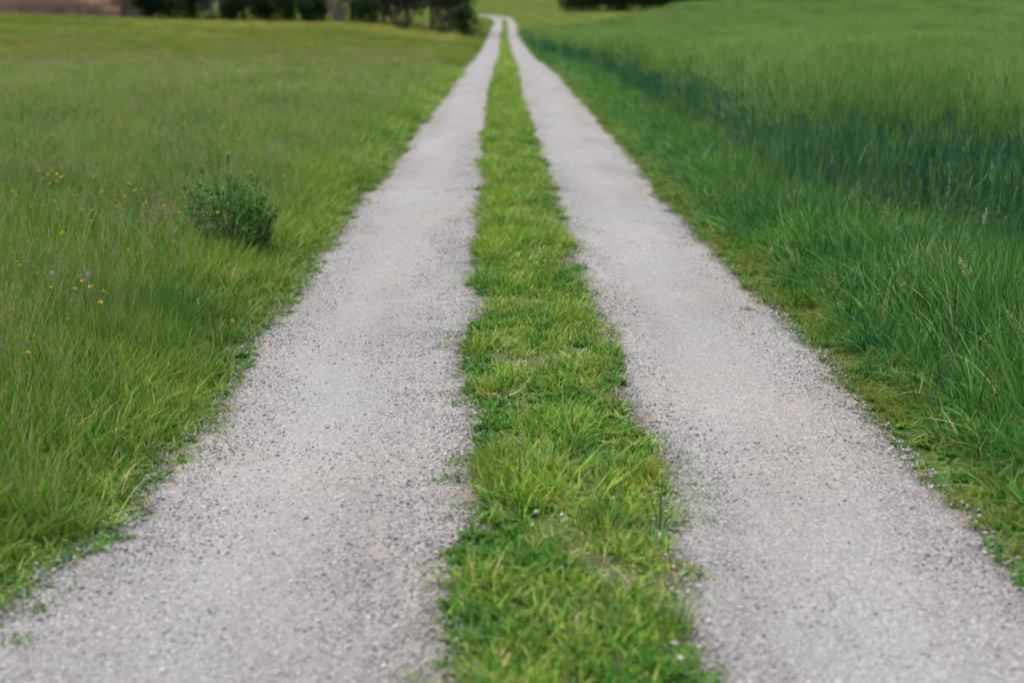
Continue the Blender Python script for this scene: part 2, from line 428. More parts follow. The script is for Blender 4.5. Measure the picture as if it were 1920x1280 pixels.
# ------------------------------------------------------------------ blade builder
def blades(n, base, h, w, lean, az, curve, K=4, twist=None, shape='grass', rnd=None, stiff=0.0):
    """n ribbons: returns verts, quads, rnd, t"""
    base = np.asarray(base, float)
    s = np.linspace(0, 1, K + 1)[None, :]
    ang = lean[:, None] + curve[:, None] * s                       # tilt from vertical along the blade
    ds = h[:, None] / K
    dx = np.sin(ang) * ds; dz = np.cos(ang) * ds
    hx = np.concatenate([np.zeros((n, 1)), np.cumsum((dx[:, :-1] + dx[:, 1:]) / 2, 1)], 1)
    hz = np.concatenate([np.zeros((n, 1)), np.cumsum((dz[:, :-1] + dz[:, 1:]) / 2, 1)], 1)
    ca, sa = np.cos(az)[:, None], np.sin(az)[:, None]
    cx = base[:, 0:1] + hx * ca; cy = base[:, 1:2] + hx * sa; cz = base[:, 2:3] + hz
    if twist is None: twist = R.uniform(-.9, .9, n)
    tw = az[:, None] + math.pi / 2 + twist[:, None] * (.4 + s)
    if shape == 'grass': ww = np.clip(1.08 - s ** 1.6, .06, 1) * np.clip(.55 + s * 2.5, 0, 1)
    elif shape == 'leaf': ww = np.sin(np.pi * np.clip(s * .93 + .05, 0, 1)) ** .8
    else: ww = 1 - .5 * s
    wx = np.cos(tw) * ww * w[:, None] / 2; wy = np.sin(tw) * ww * w[:, None] / 2
    V = np.stack([np.stack([cx - wx, cy - wy, cz], -1), np.stack([cx + wx, cy + wy, cz], -1)], 2)   # n,K+1,2,3
    V = V.reshape(n, (K + 1) * 2, 3)
    q = np.array([[2 * k, 2 * k + 1, 2 * k + 3, 2 * k + 2] for k in range(K)])
    Q = (np.arange(n) * (K + 1) * 2)[:, None, None] + q[None]
    if rnd is None: rnd = R.random(n)
    rr = np.repeat(rnd, (K + 1) * 2); tt = np.tile(np.repeat(s[0], 2), n)
    tips = np.stack([cx[:, -1], cy[:, -1], cz[:, -1]], -1)
    return V.reshape(-1, 3), Q.reshape(-1, 4), rr, tt, tips, ang[:, -1]

class Acc:
    def __init__(s): s.v = []; s.q = []; s.r = []; s.t = []; s.m = []; s.n = 0
    def add(s, V, Q, r, t, mi=0):
        s.v.append(V); s.q.append(Q + s.n); s.r.append(r); s.t.append(t); s.m.append(np.full(len(Q), mi)); s.n += len(V)
    def mesh(s, name, mats):
        me = mesh_np(name, np.concatenate(s.v), np.concatenate(s.q), attrs={'rnd': np.concatenate(s.r), 't': np.concatenate(s.t)}, mat=mats)
        me.polygons.foreach_set('material_index', np.concatenate(s.m).astype(np.int32))
        return me

def disc(n, rad):
    a = R.uniform(0, 2 * math.pi, n); r = rad * np.sqrt(R.random(n))
    return np.stack([np.cos(a) * r, np.sin(a) * r, np.full(n, -.005)], -1)

def clump(name, n, rad, h0, h1, w0, w1, lean=.5, curve=.9, K=4, mat=None, out=.5, acc=None, mi=0):
    A = acc or Acc()
    b = disc(n, rad)
    az = np.arctan2(b[:, 1], b[:, 0]) * out + R.uniform(0, 2 * math.pi, n) * (1 - out) if out < 1 else np.arctan2(b[:, 1], b[:, 0]) + R.normal(0, .5, n)
    if out < 1: az = np.where(R.random(n) < out, np.arctan2(b[:, 1], b[:, 0]) + R.normal(0, .6, n), R.uniform(0, 2 * math.pi, n))
    h = h0 + (h1 - h0) * R.beta(2, 2, n)
    V, Q, r, t, _, _ = blades(n, b, h, R.uniform(w0, w1, n), np.abs(R.normal(0, lean, n)) * .8, az, R.uniform(.1, 1, n) * curve, K)
    A.add(V, Q, r, t, mi)
    return A if acc else A.mesh(name, [mat])

def spikelets(A, tips, dirs, length, n, size, mi, spread=.012, shape='leaf'):
    """seed heads: little leaf-shaped husks along the last part of a stalk"""
    k = len(tips)
    u = R.random((k, n))
    P = tips[:, None, :] - dirs[:, None, :] * (u[..., None] * length)
    P = P + R.normal(0, 1, (k, n, 3)) * spread * (u[..., None] * .8 + .2)
    P = P.reshape(-1, 3); m = len(P)
    V, Q, r, t, _, _ = blades(m, P, R.uniform(.7, 1.3, m) * size, np.full(m, size * .38), R.uniform(0, .9, m), R.uniform(0, 6.28, m), R.uniform(0, .4, m), 2, shape='leaf')
    A.add(V, Q, r, t, mi)

def seed_clump(name, n, rad, h0, h1, mats, head=.07, hs=.007, nsp=14, spread=.006, w=.0016, lean=.16):
    A = Acc(); b = disc(n, rad)
    az = R.uniform(0, 6.28, n); ln = np.abs(R.normal(0, lean, n)); cv = R.uniform(0, .35, n)
    V, Q, r, t, tips, ea = blades(n, b, R.uniform(h0, h1, n), np.full(n, w), ln, az, cv, 5, shape='stem')
    A.add(V, Q, r * .8, t, 0)
    d = np.stack([np.sin(ea) * np.cos(az), np.sin(ea) * np.sin(az), np.cos(ea)], -1)
    spikelets(A, tips, d, head, nsp, hs, 1, spread)
    return A.mesh(name, mats)

def barley(name, n, rad, h0, h1, mats, lod=0):
    A = Acc(); b = disc(n, rad); az = R.uniform(0, 6.28, n)
    fat = (1, 2.2, 5)[lod]
    V, Q, r, t, tips, ea = blades(n, b, R.uniform(h0, h1, n), np.full(n, .0036 * fat), np.abs(R.normal(0, .09, n)), az, R.uniform(0, .35, n), 4 if lod == 0 else 2, shape='stem')
    A.add(V, Q, r, t, 0)
    d = np.stack([np.sin(ea) * np.cos(az), np.sin(ea) * np.sin(az), np.cos(ea)], -1)
    # leaves
    nl = 3 if lod == 0 else 1
    for k in range(nl):
        f = R.uniform(.12, .62, n)
        pb = b + (tips - b) * f[:, None]
        V, Q, r, t, _, _ = blades(n, pb, R.uniform(.12, .24, n), R.uniform(.004, .008, n) * (fat ** .5), R.uniform(.05, .35, n), R.uniform(0, 6.28, n), R.uniform(.2, 1.3, n), 4 if lod == 0 else 2)
        A.add(V, Q, r * .9, t, 0)
    # ear: crossed spindles and a fan of awns
    ear = .075
    p0 = tips - d * .01
    for k in range(2):
        V, Q, r, t, _, _ = blades(n, p0, np.full(n, ear), np.full(n, .012 * fat ** .6), ea, az, np.full(n, .3), 3, twist=np.full(n, k * 1.4), shape='leaf')
        A.add(V, Q, r, t, 1)
    na = (7, 4, 3)[lod]
    for k in range(na):
        pk = p0 + d * (ear * (k + 1) / (na + 1))[..., None] if False else p0 + d * (ear * (k + .5) / na)
        V, Q, r, t, _, _ = blades(n, pk, R.uniform(.09, .13, n), np.full(n, .0019 * fat), ea + R.normal(0, .20, n), az + R.normal(0, .5, n), np.full(n, .25), 2)
        A.add(V, Q, r, t, 1)
    return A.mesh(name, mats)

# ------------------------------------------------------------------ scatter by geometry nodes
def proto_collection(name, meshes):
    c = bpy.data.collections.new(name)
    for i, me in enumerate(meshes):
        o = bpy.data.objects.new('%s_%03d' % (name, i), me)
        c.objects.link(o)
    return c

def scatter(name, P, idx, scl, rot, coll, label, cat):
    me = bpy.data.meshes.new(name)
    me.vertices.add(len(P)); me.vertices.foreach_set('co', np.asarray(P, np.float32).ravel())
    a = me.attributes.new('pick', 'INT', 'POINT'); a.data.foreach_set('value', np.asarray(idx, np.int32))
    a = me.attributes.new('scl', 'FLOAT_VECTOR', 'POINT'); a.data.foreach_set('vector', np.asarray(scl, np.float32).ravel())
    a = me.attributes.new('rot', 'FLOAT_VECTOR', 'POINT'); a.data.foreach_set('vector', np.asarray(rot, np.float32).ravel())
    o = link(name, me)
    ng = bpy.data.node_groups.new(name + '_scatter', 'GeometryNodeTree')
    ng.interface.new_socket('Geometry', in_out='INPUT', socket_type='NodeSocketGeometry')
    ng.interface.new_socket('Geometry', in_out='OUTPUT', socket_type='NodeSocketGeometry')
    N, L = ng.nodes, ng.links
    gi = N.new('NodeGroupInput'); go = N.new('NodeGroupOutput')
    ci = N.new('GeometryNodeCollectionInfo'); ci.inputs['Collection'].default_value = coll
    ci.inputs['Separate Children'].default_value = True; ci.inputs['Reset Children'].default_value = True
    def attr(nm, ty):
        n = N.new('GeometryNodeInputNamedAttribute'); n.data_type = ty; n.inputs['Name'].default_value = nm
        return next(s for s in n.outputs if s.enabled and s.name == 'Attribute')
    er = N.new('FunctionNodeEulerToRotation')
    L.new(attr('rot', 'FLOAT_VECTOR'), er.inputs[0])
    ip = N.new('GeometryNodeInstanceOnPoints')
    L.new(gi.outputs[0], ip.inputs['Points']); L.new(ci.outputs[0], ip.inputs['Instance'])
    ip.inputs['Pick Instance'].default_value = True
    L.new(attr('pick', 'INT'), ip.inputs['Instance Index'])
    L.new(er.outputs[0], ip.inputs['Rotation']); L.new(attr('scl', 'FLOAT_VECTOR'), ip.inputs['Scale'])
    L.new(ip.outputs[0], go.inputs[0])
    md = o.modifiers.new('scatter', 'NODES'); md.node_group = ng
    return tag(o, label, cat, kind='stuff')

def sample(y0, y1, xa, xb, dens):
    """uniform random points between xa(y) and xb(y) (functions), clipped to what the lane's viewer could see"""
    lim0 = lambda y: -(0.385 * y + 1.6); lim1 = lambda y: 0.385 * y + 1.6
    X0 = min(lim0(y1), -1); X1 = max(lim1(y1), 1)
    ys = np.linspace(y0, y1, 30)
    X0 = max(X0, float(np.min(xa(ys)))); X1 = min(X1, float(np.max(xb(ys))))
    if X1 <= X0: return np.zeros((0, 2))
    n = int((X1 - X0) * (y1 - y0) * dens)
    x = R.uniform(X0, X1, n); y = R.uniform(y0, y1, n)
    k = (x > xa(y)) & (x < xb(y)) & (x > lim0(y)) & (x < lim1(y))
    return np.stack([x[k], y[k]], -1)

class Sc:
    def __init__(s): s.P = []; s.i = []; s.s = []; s.r = []
    def add(s, xy, i0, nvar, sx, sz, tilt=.12, dz=0):
        n = len(xy)
        if n == 0: return
        z = H(xy[:, 0], xy[:, 1]) + dz
        s.P.append(np.column_stack([xy, z])); s.i.append(R.integers(i0, i0 + nvar, n))
        sx = np.broadcast_to(sx, (n,)) * R.uniform(.8, 1.2, n); sz = np.broadcast_to(sz, (n,)) * R.uniform(.85, 1.15, n)
        s.s.append(np.stack([sx, sx, sz], -1))
        s.r.append(np.stack([R.normal(0, tilt, n), R.normal(0, tilt, n), R.uniform(0, 6.283, n)], -1))
    def build(s, *a):
        c = np.concatenate
        return scatter(a[0], c(s.P), c(s.i), c(s.s), c(s.r), *a[1:])

# prototypes -------------------------------------------------------
P_turf = [clump('turf', 26, .075, .03, .10, .0042, .0088, 1.0, 1.5, 4, M['turf'], .3) for _ in range(8)]            # 0-5 short
P_turf += [clump('turf_long', 19, .06, .07, .21, .0045, .0095, .8, 1.4, 5, M['turf'], .6) for _ in range(4)]      # 6-9 long
def rosette(mat, n, l0, l1, w):
    A = Acc(); b = disc(n, .035)
    V, Q, r, t, _, _ = blades(n, b + [0, 0, .008], R.uniform(l0, l1, n), R.uniform(.7, 1.2, n) * w, R.uniform(.5, 1.3, n), R.uniform(0, 6.28, n), R.uniform(.2, .8, n), 4, twist=np.zeros(n), shape='leaf')
    A.add(V, Q, r, t); return A.mesh('rosette', [mat])
P_turf += [rosette(M['weed'], 34, .02, .045, .011) for _ in range(4)]                                               # 10-13 low leaves
def fine_stalks(mat):
    return clump('stalks', 14, .05, .10, .2, .0012, .0018, .25, .5, 4, mat, .2)
P_turf += [fine_stalks(M['dry']) for _ in range(3)]                                                                 # 14-16
C_turf = proto_collection('turf_tufts', P_turf)

# ------------------------------------------------------------------ the middle strip
S = Sc()
bands = [(2.6, 8, 1.0), (8, 14, .8), (14, 24, .6), (24, 45, .4), (45, 90, .18), (90, 200, .07)]
for y0, y1, q in bands:
    far = 1 / math.sqrt(q)
    p = sample(y0, y1, r_sl, r_sr, 560 * q)
    cover = fbm(p[:, 0] * 6, p[:, 1] * 4, 21, 3)
    bare = (cover < .52) & (p[:, 1] < 30)
    e = np.minimum(p[:, 0] - r_sl(p[:, 1]), r_sr(p[:, 1]) - p[:, 0])
    keep = (~bare | (R.random(len(p)) < .12)) & (R.random(len(p)) < (e - .03) * 12)
    p = p[keep]; e = e[keep]
    hz = .42 + .75 * fbm(p[:, 0] * 4, p[:, 1] * 2.2, 33, 2) * sstep(-.02, .12, e) 
    S.add(p, 0, 8, far, hz, .2)
    # longer tufts in groups, most on the left shoulder
    p = sample(y0, y1, r_sl, r_sr, 300 * q)
    g = fbm(p[:, 0] * 3.2, p[:, 1] * 1.8, 57, 3)
    e = np.minimum(p[:, 0] - r_sl(p[:, 1]), r_sr(p[:, 1]) - p[:, 0])
    lft = np.exp(-((p[:, 0] - r_sl(p[:, 1]) - .12) / .12) ** 2)
    k = (R.random(len(p)) < sstep(.52, .68, g + .10 * lft)) & (e > .04)
    S.add(p[k], 8, 4, far ** .7, R.uniform(.5, .95, k.sum()), .15)
    p = sample(y0, y1, r_sl, r_sr, 380 * q)
    g = fbm(p[:, 0] * 3 + 9, p[:, 1] * 2.2, 61, 3)
    k = (R.random(len(p)) < sstep(.42, .6, g))
    S.add(p[k], 12, 4, far, R.uniform(.8, 1.4, k.sum()), .15)
    p = sample(y0, y1, lambda y: r_sl(y) + .03, lambda y: r_sr(y) - .03, 34 * q)
    S.add(p, 16, 3, far, .6, .15)
# stray sprigs spilling on to the gravel beside the strip
for f, sg in ((r_sl, -1), (r_sr, 1)):
    n = 420; y = R.uniform(2.8, 22, n); d = np.abs(R.normal(0, .05, n)); k = vnoise(y * 3, y * 0, 5 if sg < 0 else 6) > .45
    xy = np.stack([f(y) + sg * d, y], -1)[k]
    S.add(xy, 0, 8, .55, .4, .2); 
    S.add(xy[::2] + R.normal(0, .02, (len(xy[::2]), 2)), 12, 4, .45, .5, .2)
S.build('strip_grass', C_turf, 'short bright green grass growing along the middle of the lane between the wheel tracks', 'grass')

# ------------------------------------------------------------------ left meadow and its edge
P_mead = [clump('edge_turf', 26, .08, .04, .12, .0042, .0085, .95, 1.4, 4, M['meadow'], .3) for _ in range(5)]         # 0-4
P_mead += [clump('mid_grass', 23, .09, .10, .28, .0042, .0085, .5, 1.1, 5, M['meadow'], .35) for _ in range(5)]       # 5-9
P_mead += [clump('tall_grass', 24, .13, .16, .48, .0038, .0078, .17, .65, 5, M['meadow'], .25) for _ in range(6)]    # 10-15
P_mead += [seed_clump('seed_grass', 9, .12, .38, .56, [M['meadow'], M['seed']], .06, .008, 16, .006) for _ in range(3)]      # 16-18
P_mead += [seed_clump('pale_seed_grass', 7, .12, .34, .52, [M['meadow'], M['seed_pale']], .09, .006, 18, .012) for _ in range(2)]  # 19-20
P_mead += [rosette(M['weed'], 30, .03, .06, .016) for _ in range(4)]                                                  # 21-24
P_mead += [clump('far_grass', 260, .5, .22, .42, .006, .012, .25, .8, 3, M['meadow_far'], .1) for _ in range(4)]      # 25-28
P_mead += [clump('dry_stalks', 14, .05, .10, .24, .0015, .003, .3, .6, 4, M['dry'], .2) for _ in range(3)]            # 29-31
P_mead += [seed_clump('far_seed_grass', 40, .5, .38, .52, [M['meadow_far'], M['seed']], .10, .03, 6, .012, w=.004) for _ in range(3)]   # 32-34
def fl_dots():
    A = Acc(); n = 26; b = disc(n, .5); b[:, 2] = R.uniform(.34, .48, n)
    V, Q, r, t, _, _ = blades(n, b, np.full(n, .035), np.full(n, .035), np.full(n, 1.2), R.uniform(0, 6.28, n), np.full(n, .3), 2, shape='leaf')
    A.add(V, Q, r, t); return A.mesh('flower_dots', [M['petal']])
P_mead += [clump('culms', 9, .14, .30, .52, .0022, .0036, .07, .22, 4, M['culm'], .1) for _ in range(3)]   # 35-37
P_fl = [fl_dots() for _ in range(3)]
C_mead = proto_collection('meadow_tufts', P_mead)

S = Sc()
NEG = lambda y: -1e3 + 0 * np.asarray(y)
for y0, y1, q in [(2.6, 8, 1.0), (8, 14, .75), (14, 26, .45), (26, 45, .2)]:
    far = 1 / math.sqrt(q)
    # low fringe
    p = sample(y0, y1, lambda y: r_lo(y) - .9, r_lo, 520 * q)
    dl = r_lo(p[:, 1]) - p[:, 0]
    g = fbm(p[:, 0] * 4, p[:, 1] * 3, 81, 3)
    k = R.random(len(p)) < np.clip(.05 + dl * 5, 0, 1) * (.12 + .88 * (g > .44 - dl * .5))
    S.add(p[k], 0, 5, far, .5 + 1.1 * sstep(0, .35, dl[k]), .2)
    p = sample(y0, y1, lambda y: r_lo(y) - .5, lambda y: r_lo(y) + .06, 200 * q)
    g = fbm(p[:, 0] * 4, p[:, 1] * 3, 85, 3); p = p[g > .52]
    S.add(p, 21, 4, far * .6, .5, .2)
    p = sample(y0, y1, lambda y: r_lo(y) - 1.2, lambda y: r_lo(y) - .10, 300 * q)
    dl = r_lo(p[:, 1]) - p[:, 0]; g = fbm(p[:, 0] * 2, p[:, 1] * 2, 83, 3)
    k = R.random(len(p)) < sstep(.05, .5, dl + (g - .5) * .5)
    S.add(p[k], 5, 5, far, .55 + .6 * sstep(.1, .7, dl[k]) , .14)
    # meadow proper
    p = sample(y0, y1, NEG, lambda y: r_lo(y) - .40, 105 * q)
    dl = r_lo(p[:, 1]) - p[:, 0]; g = fbm(p[:, 0] * 1.1, p[:, 1] * 1.1, 87, 3)
    k = R.random(len(p)) < sstep(.3, 1.0, dl + (g - .5) * .6)
    S.add(p[k], 10, 6, far, (.55 + .5 * sstep(.4, 1.3, dl[k])) * (.75 + .5 * g[k]), .10)
    p = sample(y0, y1, NEG, lambda y: r_lo(y) - .6, 26 * q)
    S.add(p, 16, 3, far, .9, .08)
    p = sample(y0, y1, NEG, lambda y: r_lo(y) - .5, 10 * q)
    S.add(p, 19, 2, far, .85, .08)
    p = sample(y0, y1, lambda y: r_lo(y) - 1.2, lambda y: r_lo(y) - .05, 9 * q)
    S.add(p, 29, 3, far, .9, .1)
    p = sample(y0, y1, NEG, lambda y: r_lo(y) - .45, 26 * q)
    S.add(p, 35, 3, far, .9, .06)
    p = sample(y0, y1, NEG, lambda y: r_lo(y) - .8, 6 * q)
    S.add(p, 29, 3, far, 1.5, .1)
for y0, y1, dn, sx in [(40, 60, 2.5, 1.), (60, 90, 1.3, 1.3), (90, 125, .8, 1.7), (125, 215, .25, 2.6)]:
    p = sample(y0, y1, NEG, lambda y: r_lo(y) - .9, dn)
    S.add(p, 25, 4, sx, .8, .05)
    p = sample(y0, y1, lambda y: r_lo(y) - 1.3, lambda y: r_lo(y) - .25, dn * 3)
    S.add(p, 25, 4, sx * .45, .4, .05)
for y0, y1, dn in [(26, 45, .5), (45, 70, .45), (70, 100, .35)]:
    p = sample(y0, y1, NEG, lambda y: r_lo(y) - 1.5, dn)
    g = fbm(p[:, 0] * .12, p[:, 1] * .2, 141, 3)
    S.add(p[g > .54], 32, 3, 1.3, .9, .05)
n = 500; y = R.uniform(2.8, 24, n); d = R.normal(.01, .06, n); k = vnoise(y * 2.3, y * 0, 15) > .42
xy = np.stack([r_lo(y) + d, y], -1)[k]; S.add(xy, 0, 5, .6, .45, .25); S.add(xy[::4] + .03, 29, 3, .5, .35, .5)
S.build('meadow_grass', C_mead, 'tall green meadow grass filling the field left of the lane', 'grass')

# ------------------------------------------------------------------ right verge
P_ver = [clump('edge_turf', 34, .08, .025, .08, .0036, .0068, 1.0, 1.4, 4, M['edge'], .3) for _ in range(6)]            # 0-5
P_ver += [clump('verge_mid', 24, .09, .12, .30, .005, .010, .65, 1.5, 5, M['verge'], .4) for _ in range(5)]          # 6-10
P_ver += [clump('verge_tall', 22, .13, .22, .54, .0055, .0115, .36, 1.25, 6, M['verge'], .35) for _ in range(6)]        # 11-16
P_ver += [seed_clump('verge_seed', 6, .12, .45, .72, [M['verge'], M['seed']], .10, .008, 22, .010) for _ in range(3)]       # 17-19
P_ver += [rosette(M['weed'], 30, .025, .05, .014) for _ in range(3)]                                                  # 20-22
P_ver += [clump('far_verge', 240, .45, .25, .45, .006, .012, .3, .9, 3, M['verge'], .1) for _ in range(3)]            # 23-25
P_ver += [clump('long_leaf', 12, .04, .30, .50, .006, .009, .45, 1.5, 7, M['verge'], .7) for _ in range(4)]           # 26-29
P_ver += [clump('far_grass', 260, .5, .22, .42, .006, .012, .25, .8, 3, M['meadow_far'], .1) for _ in range(3)]      # 30-32
P_ver += [clump('verge_culms', 10, .16, .42, .80, .0026, .0045, .10, .3, 5, M['verge'], .1) for _ in range(3)]   # 33-35
C_ver = proto_collection('verge_tufts', P_ver)
S = Sc()
for y0, y1, q in [(2.6, 8, 1.0), (8, 14, .75), (14, 26, .45), (26, 50, .2)]:
    far = 1 / math.sqrt(q)
    p = sample(y0, y1, r_ro, lambda y: r_ro(y) + .8, 650 * q)
    dl = p[:, 0] - r_ro(p[:, 1]); g = fbm(p[:, 0] * 4, p[:, 1] * 3, 91, 3)
    k = R.random(len(p)) < np.clip(.05 + dl * 6, 0, 1) * (.2 + .8 * (g > .42 - dl * .5))
    S.add(p[k], 0, 6, far, .55 + 1.0 * sstep(.05, .5, dl[k]), .2)
    p = sample(y0, y1, r_ro, lambda y: r_ro(y) + .5, 60 * q)
    S.add(p, 20, 3, far, .8, .2)
    p = sample(y0, y1, lambda y: r_ro(y) + .15, lambda y: xedge(y) + .1, 260 * q)
    dl = p[:, 0] - r_ro(p[:, 1]); g = fbm(p[:, 0] * 2, p[:, 1] * 2, 93, 3)
    k = R.random(len(p)) < sstep(.1, .5, dl + (g - .5) * .5)
    S.add(p[k], 6, 5, far, .5 + .6 * sstep(.15, .8, dl[k]), .14)
    p = sample(y0, y1, lambda y: r_ro(y) + .42, lambda y: xedge(y) + .05, 100 * q)
    dl = p[:, 0] - r_ro(p[:, 1]); g = fbm(p[:, 0] * 1.5, p[:, 1] * 1.5, 97, 3)
    k = R.random(len(p)) < sstep(.4, .9, dl + (g - .5) * .6)
    S.add(p[k], 11, 6, far, (.5 + .5 * sstep(.35, .8, dl[k])) * (1 - .45 * (1 - sstep(.1, .6, xedge(p[k][:, 1]) - p[k][:, 0]))) * (.7 + .5 * g[k]) * (1.35 - .5 * sstep(5, 9.5, p[k][:, 1])), .10)
    p = sample(y0, y1, lambda y: r_ro(y) + .3, lambda y: xedge(y), 22 * q)
    S.add(p, 26, 4, 1, .75, .2)
    p = sample(y0, y1, lambda y: r_ro(y) + .55, lambda y: xedge(y) + .25, 22 * q)
    S.add(p, 33, 3, far, .85, .06)
    p = sample(y0, y1, lambda y: r_ro(y) + .6, lambda y: xedge(y) + .1, 9 * q)
    S.add(p, 17, 3, far, .72, .08)
for y0, y1, dn, sx in [(46, 90, 3, 1.), (90, 125, 2, 1.3)]:
    p = sample(y0, y1, lambda y: r_ro(y) + .4, lambda y: xedge(y), dn)
    S.add(p, 23, 3, sx, .7, .05)
p = sample(105, 150, lambda y: e_ro(y) + .5, lambda y: 3.0 + np.maximum(np.asarray(y) - 112, 0) / 3.2, 1.0); S.add(p, 23, 3, 2, .8, .05)
p = sample(120, 222, lambda y: e_ro(y) + .8, lambda y: 3.0 + np.maximum(np.asarray(y) - 112, 0) / 2.6 + 14, .3); S.add(p[H(p[:, 0], p[:, 1]) > -9], 30, 3, 2.6, .6, .05)
p = sample(222, 300, lambda y: -45 + 0 * y, lambda y: 60 + 0 * y, .1); S.add(p, 30, 3, 4.5, .8, .05)
n = 420; y = R.uniform(2.8, 24, n); d = R.normal(.0, .045, n); k = vnoise(y * 2.3, y * 0, 16) > .45
S.add(np.stack([r_ro(y) + d, y], -1)[k], 0, 6, .6, .45, .25)
S.build('verge_grass', C_ver, 'lush long green verge grass between the right wheel track and the barley', 'grass')

# ------------------------------------------------------------------ barley
BM = [M['barley_leaf'], M['barley_head']]
P_bar = [barley('barley', 14, .14, .74, .94, BM, 0) for _ in range(6)]
P_bar += [barley('barley_mid', 60, .4, .70, .88, BM, 1) for _ in range(4)]
P_bar += [barley('barley_far', 130, 1.0, .70, .88, BM, 2) for _ in range(4)]
C_bar = proto_collection('barley_tufts', P_bar)
S = Sc()
BIG = lambda y: 1e3 + 0 * np.asarray(y)
for y0, y1, dn in [(5.5, 14, 34), (14, 22, 26)]:
    p = sample(y0, y1, xedge, BIG, dn); g = fbm(p[:, 0] * .8, p[:, 1] * .8, 103, 3)
    S.add(p, 0, 6, 1, .98 + .30 * g, .06)
p = sample(5.5, 24, lambda y: xedge(y) - .15, lambda y: xedge(y) + .4, 8); S.add(p, 0, 6, .9, R.uniform(.75, 1.05, len(p)), .10)
p = sample(22, 40, xedge, lambda y: xedge(y) + 1.5, 14); S.add(p, 0, 6, 1.3, 1.14, .06)
for y0, y1, dn, i0, sx in [(22, 45, 6, 6, 1.), (45, 75, 3, 6, 1.3), (75, 120, 1.1, 10, 1.2), (120, 240, .5, 10, 1.8)]:
    p = sample(y0, y1, xedge, BIG, dn)
    k = p[:, 1] < 112 + (p[:, 0] - 3) * 3.6
    p = p[k]; g = fbm(p[:, 0] * .5, p[:, 1] * .4, 105, 3)
    S.add(p, i0, 4, sx, .92 + .42 * g, .04)
S.build('barley_crop', C_bar, 'green barley crop with pale feathery ears filling the field on the right', 'crop')

# ------------------------------------------------------------------ loose gravel
def ico():
    t = (1 + 5 ** .5) / 2
    v = np.array([(-1, t, 0), (1, t, 0), (-1, -t, 0), (1, -t, 0), (0, -1, t), (0, 1, t), (0, -1, -t), (0, 1, -t), (t, 0, -1), (t, 0, 1), (-t, 0, -1), (-t, 0, 1)], float)
    f = [(0, 11, 5), (0, 5, 1), (0, 1, 7), (0, 7, 10), (0, 10, 11), (1, 5, 9), (5, 11, 4), (11, 10, 2), (10, 7, 6), (7, 1, 8), (3, 9, 4), (3, 4, 2), (3, 2, 6), (3, 6, 8), (3, 8, 9), (4, 9, 5), (2, 4, 11), (6, 2, 10), (8, 6, 7), (9, 8, 1)]
    return v / np.linalg.norm(v[0]), f
def stone_mesh(name, mat):
    v, f = ico()
    v = v * (1 + R.normal(0, .16, (12, 1))) * [1, R.uniform(.65, .95), R.uniform(.45, .7)]
    return mesh_np(name, v * .5, tris=f, mat=mat)
C_sto = proto_collection('gravel_stones', [stone_mesh('stone', M['stone']) for _ in range(8)])
S = Sc()
for y0, y1, dn in [(2.6, 5.5, 6500), (5.5, 8, 5000), (8, 12, 3000), (12, 20, 1300)]:
    for fa, fb in ((r_lo, r_sl), (r_sr, r_ro)):
        p = sample(y0, y1, lambda y: fa(y) - .06, lambda y: fb(y) + .06, dn)
        u = (p[:, 0] - fa(p[:, 1])) / (fb(p[:, 1]) - fa(p[:, 1]))
        lo = (1 - np.clip(np.minimum(u, 1 - u) / .3, 0, 1))
        if fa is r_lo: lo = np.maximum(lo, sstep(.5, .95, u))
        g = fbm(p[:, 0] * 3, p[:, 1] * 1.5, 111, 3)
        k = R.random(len(p)) < np.clip(.06 + .9 * lo + (g - .5) * 1.3, .02, 1)
        p = p[k]; lo = lo[k]
        n = len(p)
        size = (.0035 + .0045 * R.random(n) ** 2 + .012 * R.random(n) ** 9 + .007 * lo * R.random(n) ** 2)
        S.add(p, 0, 8, size, size, .6, dz=.0095 + size * .05)
# stones among the strip grass
p = sample(2.6, 14, r_sl, r_sr, 1300); p = p[fbm(p[:, 0] * 6, p[:, 1] * 4, 21, 3) < .53]; size = .006 + .012 * R.random(len(p)) ** 3
S.add(p, 0, 8, size, size, .6, dz=.003)
p = sample(2.6, 12, lambda y: r_lo(y) - .2, r_lo, 600); size = .004 + .007 * R.random(len(p)) ** 3; p = p[::2]; size = size[::2]
S.add(p, 0, 8, size, size, .6, dz=.003)
p = sample(2.6, 12, r_ro, lambda y: r_ro(y) + .2, 500); size = .004 + .006 * R.random(len(p)) ** 3; p = p[::2]; size = size[::2]
S.add(p, 0, 8, size, size, .6, dz=.003)
S.build('gravel_stones', C_sto, 'loose pale limestone chips strewn over both wheel tracks', 'gravel')

# ------------------------------------------------------------------ far yellow flowers, reeds
C_fl = proto_collection('flower_dots', P_fl)
S = Sc()
for y0, y1, dn in [(62, 80, .15), (80, 100, .5), (100, 121, 1.5)]:
    p = sample(y0, y1, NEG, lambda y: e_lo(y) - 2.0, dn)
    g = fbm(p[:, 0] * .09 + 4, p[:, 1] * .12, 131, 3)
    k = (g + .12 * (p[:, 0] > -22) > .48)
    S.add(p[k], 0, 3, 1.2, .9, .03)
p = sample(6, 60, NEG, lambda y: e_lo(y) - 1.6, .4); g = fbm(p[:, 0] * .3, p[:, 1] * .2, 133, 3); p = p[g > .52]
S.add(p, 0, 3, .45, .95, .03)
p = sample(150, 215, lambda y: e_ro(y) + 1.0, lambda y: 20 + 0 * y, .25); S.add(p, 0, 3, 1.5, .8, .03)
S.build('distant_buttercups', C_fl, 'haze of tiny yellow buttercups along the far side of the left meadow', 'wildflowers')

